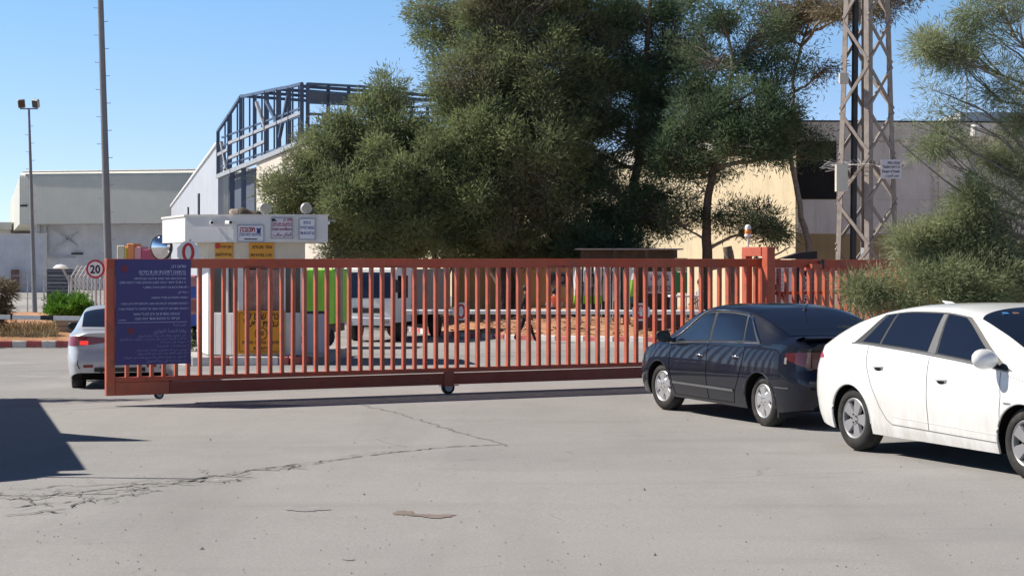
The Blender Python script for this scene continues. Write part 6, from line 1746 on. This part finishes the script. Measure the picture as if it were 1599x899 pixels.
def tree(label, base, trunk, blobs, Y, seed, mat, bark, tufts_per_m2=9.0, leaves=34, ln=.21, wd=.034, tuft_r=.36, group='trees behind the gate', cat='tree', name='tree', droop=.0, trunk_r=.24, gap=.0, twig=.5, depth=1.0, upb=.25, limb_k=1.0, clump=.85):
    """trunk: list of pixel points (x, y[, dY]) from base up; blobs: (x, y, rx, ry, dY, density) in pixels at depth Y"""
    rng = np.random.default_rng(seed); s = Y / F
    b = at(*base, Y); b.z = gz(b.x, b.y) + (.15 if group == 'trees behind the gate' else 0)
    g = thing(name, label, cat, b, 0, group)
    tp = [b + Vector((0, 0, -.2))] + [at(p[0], p[1], Y + (p[2] if len(p) > 2 else 0)) for p in trunk]
    pts = []
    for p, q in zip(tp[:-1], tp[1:]): pts += wiggle(p, q, 5, .05, rng)[:-1]
    pts.append(tp[-1]); n = len(pts)
    m = MB(); m.tube(pts, [trunk_r * (1.25 if i == 0 else 1) * (1 - .72 * i / (n - 1)) for i in range(n)], 9); m.build('trunk', bark, g, 80, world_pts=True)
    limbs = MB(); AP, AD, AL, AW = [], [], [], []
    for (bx, by, rx, ry, dY, dens) in blobs:
        c = at(bx, by, Y + dY); R = np.array([rx * s, max(rx, ry) * s * depth, ry * s])
        # limb from the closest sensible trunk point below the blob
        cand = [p for i, p in enumerate(pts) if i > 3 and p.z < c.z + .3] or [pts[-1]]
        st = min(cand, key=lambda p: (p - c).length + .6 * abs(p.z - c.z + 1.2)); L = (c - st).length
        lp = wiggle(st, c, 8, .10, rng); r0 = limb_k * min(trunk_r * .5, .035 + .022 * L); limbs.tube(lp, [r0 * (1 - .75 * i / 8) for i in range(9)], 6, caps=False)
        area = 4 * math.pi * ((R[0] * R[1]) ** 1.6 / 3 + (R[0] * R[2]) ** 1.6 / 3 + (R[1] * R[2]) ** 1.6 / 3) ** (1 / 1.6)
        N = max(6, int(area * tufts_per_m2 * dens))
        d = rng.normal(size=(N, 3)); d /= np.linalg.norm(d, axis=1, keepdims=True)
        rad = np.clip(rng.beta(3.2, 1.5, N) * 1.12, .15, 1.15)
        ph = rng.uniform(0, 6.28, 6)
        ns = max(4, int(area * .55)); sc_ = rng.normal(size=(ns, 3)); sc_ /= np.linalg.norm(sc_, axis=1, keepdims=True)
        sc_ = sc_ * rng.uniform(.55, 1.0, ns)[:, None]; which = rng.integers(0, ns, N); loose = rng.random(N) < .28
        T = np.where(loose[:, None], d * (rad * .9)[:, None], sc_[which] + d * (rng.beta(2.2, 1.6, N) * clump / max(.6, area ** .25))[:, None])
        d = np.where(loose[:, None], d, d * .75 + sc_[which] * .5)
        T = np.array(c) + T * R
        keep = np.ones(N, bool)
        if gap > 0:
            q = T * 1.55
            f = np.sin(q[:, 0] + ph[3] + np.sin(q[:, 2] * 1.3)) + np.sin(q[:, 2] * 1.2 + ph[4] + np.sin(q[:, 1])) + np.sin(q[:, 1] * 1.1 + ph[5])
            keep = f > (-1.6 + 2.2 * gap)
        keep &= T[:, 2] > b.z + (.9 if cat == 'tree' else -.05)
        T, d = T[keep], d[keep]
        for t_, d_ in zip(T, d):
            tv = Vector(t_)
            if rng.random() < twig:
                a = lp[min(8, int(rng.integers(4, 9)))]; tw = wiggle(a, tv, 4, .12, rng); limbs.tube(tw, [.020 * limb_k, .017 * limb_k, .013 * limb_k, .010 * limb_k, .006 * limb_k], 4, caps=False)
            k = max(4, int(rng.normal(leaves, leaves * .25))); tr = tuft_r * rng.uniform(.6, 1.25)
            o = rng.normal(size=(k, 3)) * tr * np.array([.55, .55, .42])
            P = t_ + o; AP.append(P)
            AD.append(o / tr * .9 + d_ * .55 + rng.normal(size=(k, 3)) * .45 + np.array([0, 0, upb - droop]))
            AL.append(ln * rng.uniform(.6, 1.3, k)); AW.append(wd * rng.uniform(.7, 1.3, k))
    limbs.build('branches', M['bark_pale'], g, 80, world_pts=True)
    leaves_mesh('crown', np.concatenate(AP), np.concatenate(AD), np.concatenate(AL), np.concatenate(AW), mat, g, seed)
    return g

OLIVE = leaf_material('olive_needle_foliage', [(0.083, 0.119, 0.067), (0.167, 0.214, 0.106), (0.272, 0.314, 0.144), (0.373, 0.389, 0.192)], 0, dry=.55, trans=.42)
DEEP = leaf_material('deep_green_foliage', [(0.042, 0.073, 0.047), (0.084, 0.137, 0.076), (0.135, 0.198, 0.101), (0.224, 0.269, 0.141)], 5, dry=.3, trans=.42)
BROWNISH = leaf_material('dry_brown_green_foliage', [(0.103, 0.086, 0.058), (0.177, 0.148, 0.096), (0.241, 0.202, 0.120), (0.297, 0.252, 0.146)], 9)
FEATHER = leaf_material('feathery_grey_green_foliage', [(0.115, 0.154, 0.076), (0.220, 0.261, 0.134), (0.346, 0.372, 0.202), (0.462, 0.459, 0.271)], 14, .35)
FRESH = leaf_material('fresh_green_foliage', [(0.054, 0.132, 0.018), (0.120, 0.264, 0.030), (0.192, 0.396, 0.054)], 2, .35)

tree('broad olive green tree at the left of the group, above the white lorry', (640, 500), [(628, 430), (612, 360), (590, 290), (575, 230)],
     [(455, 300, 55, 52, -1, 1), (520, 245, 75, 68, 0, 1), (590, 215, 80, 60, .5, 1), (555, 305, 90, 62, -1.5, 1), (640, 275, 80, 70, -1, 1), (612, 150, 38, 48, 1, .45), (500, 330, 70, 42, 0, 1), (610, 350, 85, 42, -1, .9), (440, 355, 32, 25, 0, .7), (680, 340, 60, 50, -1, .9), (560, 388, 62, 24, 0, .8), (630, 392, 50, 20, 1, .7)], 69, 11, OLIVE, M['bark'], 15, 34)
tree('tallest olive tree in the middle of the group with a crown out of frame', (792, 500), [(795, 440), (775, 380), (780, 300), (790, 200), (800, 90)],
     [(690, 50, 52, 48, 1, .6), (665, 12, 40, 30, 1, .55), (735, 130, 75, 65, -1, 1), (800, 50, 95, 70, 0, 1), (765, 210, 85, 72, -2, 1), (850, 130, 85, 85, -1, 1), (740, 300, 80, 70, -2, 1), (840, 250, 90, 85, -2, .95), (800, 345, 75, 42, -1.5, .9), (880, 330, 55, 48, -1, .8), (720, 365, 50, 28, -1, .8), (720, 215, 60, 60, -1.5, 1), (850, -20, 80, 50, 0, .9), (905, 35, 62, 50, .5, .6), (905, 165, 60, 60, 0, .8), (780, -10, 80, 40, 0, 1), (745, 388, 55, 24, 0, .8), (820, 385, 60, 26, 0, .8), (885, 380, 50, 28, 0, .7)], 70, 23, OLIVE, M['bark'], 14, 34, trunk_r=.34)
tree('dark straggly tree with bare upper branches right of the tallest tree', (975, 500), [(973, 420), (985, 340), (998, 250), (1008, 150), (1012, 60), (1020, -20)],
     [(940, 60, 55, 60, 0, .5), (1000, 40, 60, 55, 1, .35), (930, 165, 55, 70, -.5, .7), (985, 210, 65, 62, 0, .6), (955, 290, 62, 60, -1, .8), (1030, 300, 42, 50, 0, .55), (900, 230, 45, 50, 0, .7), (930, 360, 60, 34, -1, .7), (1060, 60, 55, 60, 1, .5), (1040, 160, 50, 55, .5, .75), (1000, 130, 50, 45, 0, .6), (1035, 230, 45, 45, 0, .8), (960, 120, 60, 60, 0, .7), (980, 15, 60, 50, .5, .6), (1050, 105, 50, 50, .5, .6), (1010, 335, 60, 42, -.5, .65), (975, 388, 50, 20, -1.5, .6), (900, 388, 45, 22, -1.5, .8)], 70, 31, DEEP, M['bark'], 16, 34, gap=.12, twig=.6, trunk_r=.26)
tree('dark green tree with a straight trunk in front of the yellow wall', (1106, 500), [(1105, 420), (1104, 350), (1112, 280), (1130, 200), (1145, 110)],
     [(1095, 175, 65, 48, 0, .9), (1165, 175, 70, 48, -.5, .9), (1215, 215, 48, 42, 0, .7), (1060, 235, 48, 45, 0, .7), (1130, 240, 70, 42, 0, .75), (1210, 130, 50, 48, .5, .5), (1110, 90, 65, 60, .5, .6), (1180, 55, 65, 60, .5, .5), (1215, 165, 55, 48, 0, .9), (1150, 225, 80, 40, -.6, .9), (1120, 15, 60, 40, .5, .45), (1185, 350, 50, 34, -.5, .75), (1060, 350, 38, 28, 0, .55), (1125, 330, 46, 28, 0, .55), (1235, 385, 26, 18, -.5, .5), (1100, 295, 42, 34, 0, .6), (1265, 225, 30, 32, .5, .6)], 67, 47, DEEP, M['bark'], 15, 34, gap=.28, twig=.6, trunk_r=.24)
tree('half dry tree with brownish drooping tips behind the lattice tower', (1272, 500), [(1268, 420), (1250, 320), (1232, 230), (1238, 130), (1262, 40)],
     [(1235, 60, 42, 48, 0, .5), (1275, 28, 48, 36, 0, .9), (1335, 10, 55, 30, -4, .8), (1395, -4, 50, 30, -4, .7), (1285, 110, 30, 34, 0, .5), (1210, 20, 40, 40, 0, .4)], 69, 53, BROWNISH, M['bark_pale'], 13, 30, gap=.25, twig=.8, droop=.5, trunk_r=.16)
tree('dense dark tree standing behind the white lorry', (690, 500), [(686, 440), (676, 390), (668, 340)],
     [(560, 375, 60, 30, 2, .8), (640, 380, 60, 28, 2, .8), (720, 395, 36, 20, 2, .45)], 74, 59, DEEP, M['bark'], 12, 32, gap=.2, trunk_r=.22)
# feathery tamarisk leaning over the fence in the right foreground
tree('feathery grey green tamarisk leaning over the fence behind the white hatchback', (1662, 640), [(1655, 560), (1650, 470), (1646, 380), (1655, 260), (1660, 140)],
     [(1352, 447, 38, 26, -.4, 1), (1395, 425, 52, 36, -.2, 1), (1440, 395, 52, 44, 0, 1), (1490, 385, 60, 50, 0, 1), (1450, 445, 75, 34, -.4, 1), (1530, 430, 70, 45, -.4, 1), (1560, 340, 62, 58, 0, 1), (1595, 400, 60, 80, 0, 1), (1580, 275, 46, 44, .3, .6), (1525, 325, 40, 30, 0, .6), (1340, 465, 22, 16, -.4, .9), (1400, 462, 50, 22, -.4, .9), (1500, 465, 70, 20, -.4, 1),
      (1442, 72, 30, 26, 0, 1.09), (1490, 62, 42, 30, .3, 1.09), (1540, 40, 48, 36, .3, 0.87), (1590, 50, 42, 40, 0, 0.87), (1500, 100, 40, 22, .2, 0.73), (1575, 130, 32, 36, 0, 0.81), (1595, 180, 30, 40, 0, 1.03), (1485, 165, 26, 24, 0, 0.66), (1455, 140, 18, 14, 0, 0.51), (1560, 5, 60, 26, 0, 0.73), (1405, 222, 40, 14, 0, 0.66), (1470, 225, 44, 18, .1, 0.66), (1540, 235, 40, 26, .2, 0.73), (1445, 190, 20, 12, 0, 0.44), (1500, 262, 36, 18, 0, 0.59)], 26.2, 67, FEATHER, M['bark_pale'], 62, 46, ln=.12, wd=.0095, tuft_r=.17, limb_k=.45, group='foreground plants', twig=.30, gap=.25, trunk_r=.13, upb=.05, depth=.8)
tree('bright green clipped bush beside the concrete block', (108, 500), [(108, 485)], [(95, 481, 20, 15, 0, 1), (118, 477, 24, 15, 0, 1), (136, 483, 14, 12, 0, 1), (108, 490, 34, 10, 0, 1)], 58, 71, FRESH, M['bark'], 30, 40, ln=.11, wd=.035, tuft_r=.13, group='foreground plants', cat='bush', name='bush', trunk_r=.05, twig=.1)
tree('dark shaggy palm like shrub cut by the left frame edge', (-4, 512), [(-4, 480), (-5, 455)], [(-6, 452, 20, 16, 0, 1), (-4, 478, 18, 16, 0, 1), (-10, 495, 24, 12, 0, .9)], 56.5, 73, BROWNISH, M['bark'], 26, 40, ln=.22, wd=.03, tuft_r=.18, group='foreground plants', cat='shrub', name='shrub', trunk_r=.06, twig=.2, droop=.3)
tree('small grey green shrub growing at the left foot of the gatehouse', (289, 560), [(289, 540)], [(289, 528, 9, 16, 0, 1), (292, 545, 10, 12, 0, 1)], 43, 79, FEATHER, M['bark'], 40, 30, ln=.10, wd=.02, tuft_r=.10, group='foreground plants', cat='shrub', name='shrub', trunk_r=.02, twig=.2)
# bare leaning trunks under the canopy
def leaning_trunk(label, px, Y, r):
    a = at(*px[0], Y); g = thing('bare_trunk', label, 'tree trunk', (a.x, Y, gz(a.x, Y)), 0, 'bare trunks under the canopy'); rng = np.random.default_rng(int(px[0][0])); P = []
    for (p, q) in zip(px[:-1], px[1:]): P += wiggle(at(*p, Y), at(*q, Y), 5, .03, rng)[:-1]
    P.append(at(*px[-1], Y)); P[0].z = gz(a.x, Y) + .05; n = len(P)
    m = MB(); m.tube(P, [r * (1.15 - .5 * i / n) for i in range(n)], 10); m.build('trunk', M['bark_pale'], g, 80, world_pts=True)
leaning_trunk('pale bare trunk rising to the left behind the hand sign', [(806, 505), (790, 455), (764, 412), (735, 370), (715, 320)], 71.5, .20)
leaning_trunk('dark bare trunk slanting left beside the white lorry', [(676, 505), (664, 462), (648, 425), (628, 385), (600, 330)], 71.2, .17)
leaning_trunk('upright pale trunk just right of the leaning pale trunk', [(797, 505), (800, 455), (803, 412), (812, 360), (820, 290)], 71.0, .17)
leaning_trunk('thick pale trunk in the light beside the gate post', [(1146, 500), (1143, 450), (1140, 410), (1136, 385)], 71.5, .27)

# dry weeds on the verge at the far left
def weeds():
    rng = np.random.default_rng(8); P = []; D = []
    for i in range(2600):
        px = rng.uniform(-30, 90); Y = rng.uniform(52.8, 62); p = pl(px, Y); P.append((p.x, p.y, gz(p.x, p.y) + .3)); D.append((rng.normal() * .5, rng.normal() * .5, 1))
    o = leaves_mesh('dry_grass', np.array(P), np.array(D), rng.uniform(.12, .35, 2600), rng.uniform(.015, .03, 2600), M['dry'], None, 3); tag(o, kind='stuff')
weeds()

# lorry standing just outside the left edge, whose shadow lies on the road
tree('tree standing left of the frame whose soft shadow crosses the road', (-640, 600), [(-640, 450), (-630, 250), (-610, 60)], [(-600, -40, 60, 95, 0, .8), (-640, 20, 60, 70, .2, .7), (-560, -90, 60, 60, -.2, .6)], 27, 91, OLIVE, M['bark'], 14, 20, ln=.18, wd=.04, tuft_r=.25, group='foreground plants', trunk_r=.1, depth=.6)
def shade_lorry():
    g = thing('lorry', 'white box lorry parked left of the frame, casting the broad shadow', 'lorry', (-8.55, 19.0, gz(-9, 19.0)), .31)
    P = M['white']
    m = MB(); m.box((0, 3.0, 1.75), (2.0, 10.4, 2.5), bev=.05); m.build('load_body', P, g)
    m = MB(); m.prism([(-.95, -3.3, .45), (-.95, -3.35, 1.1), (-.95, -2.9, 2.25), (-.95, -2.25, 2.35), (-.95, -2.25, .45)], (1.9, 0, 0)); m.build('cab', P, g)
    m = MB(); m.box((.955, -2.4, 1.45), (.012, .9, .5)); m.build('side_window', M['glass'], g)
    m = MB(); m.box((1.12, -2.85, 1.75), (.20, .10, .34), bev=.03); m.bar((.95, -2.8, 1.6), (1.1, -2.85, 1.7), .03); m.build('side_mirror', M['dark'], g)
    m = MB(); m.box((0, 0, .5), (1.2, 10.2, .2)); m.build('chassis', M['void'], g)
    for y in (-2.3, 2.2):
        for s in (-1, 1): m = MB(); m.lathe([(0, -.12), (.25, -.12), (.40, -.10), (.43, -.05), (.43, .12), (0, .12)], (.86 * s, y, .43), 'X', 22); m.build('wheel', M['rubber'], g, 40)
    # unseen aerial, then added shapes that give the shadow its spike and bulge
    m = MB(); m.tube([(.6, -2.7, 2.28), (.8, -2.7, 4.2)], .03, 6); m.build('aerial', M['galv'], g)
    m = MB(); m.prism([(.75, .9, 3.0), (.75, 1.9, 3.0), (.75, 1.15, 4.0)], (.2, 0, 0)); m.build('shadow_spike_wedge', P, g)
    m = MB(); m.lathe([(0, 3.15), (.45, 3.10), (.75, 2.9), (.86, 2.6), (.9, 2.3)], (.05, -2.25, 0), 'Z', 24); m.build('shadow_bulge_dome', P, g, 60)  # rounded shape added over the cab to soften the shadow outline
    m = MB(); m.box((1.12, -2.75, 2.35), (.5, .12, .55), bev=.05); m.build('shadow_bulge_block', M['dark'], g)
shade_lorry()
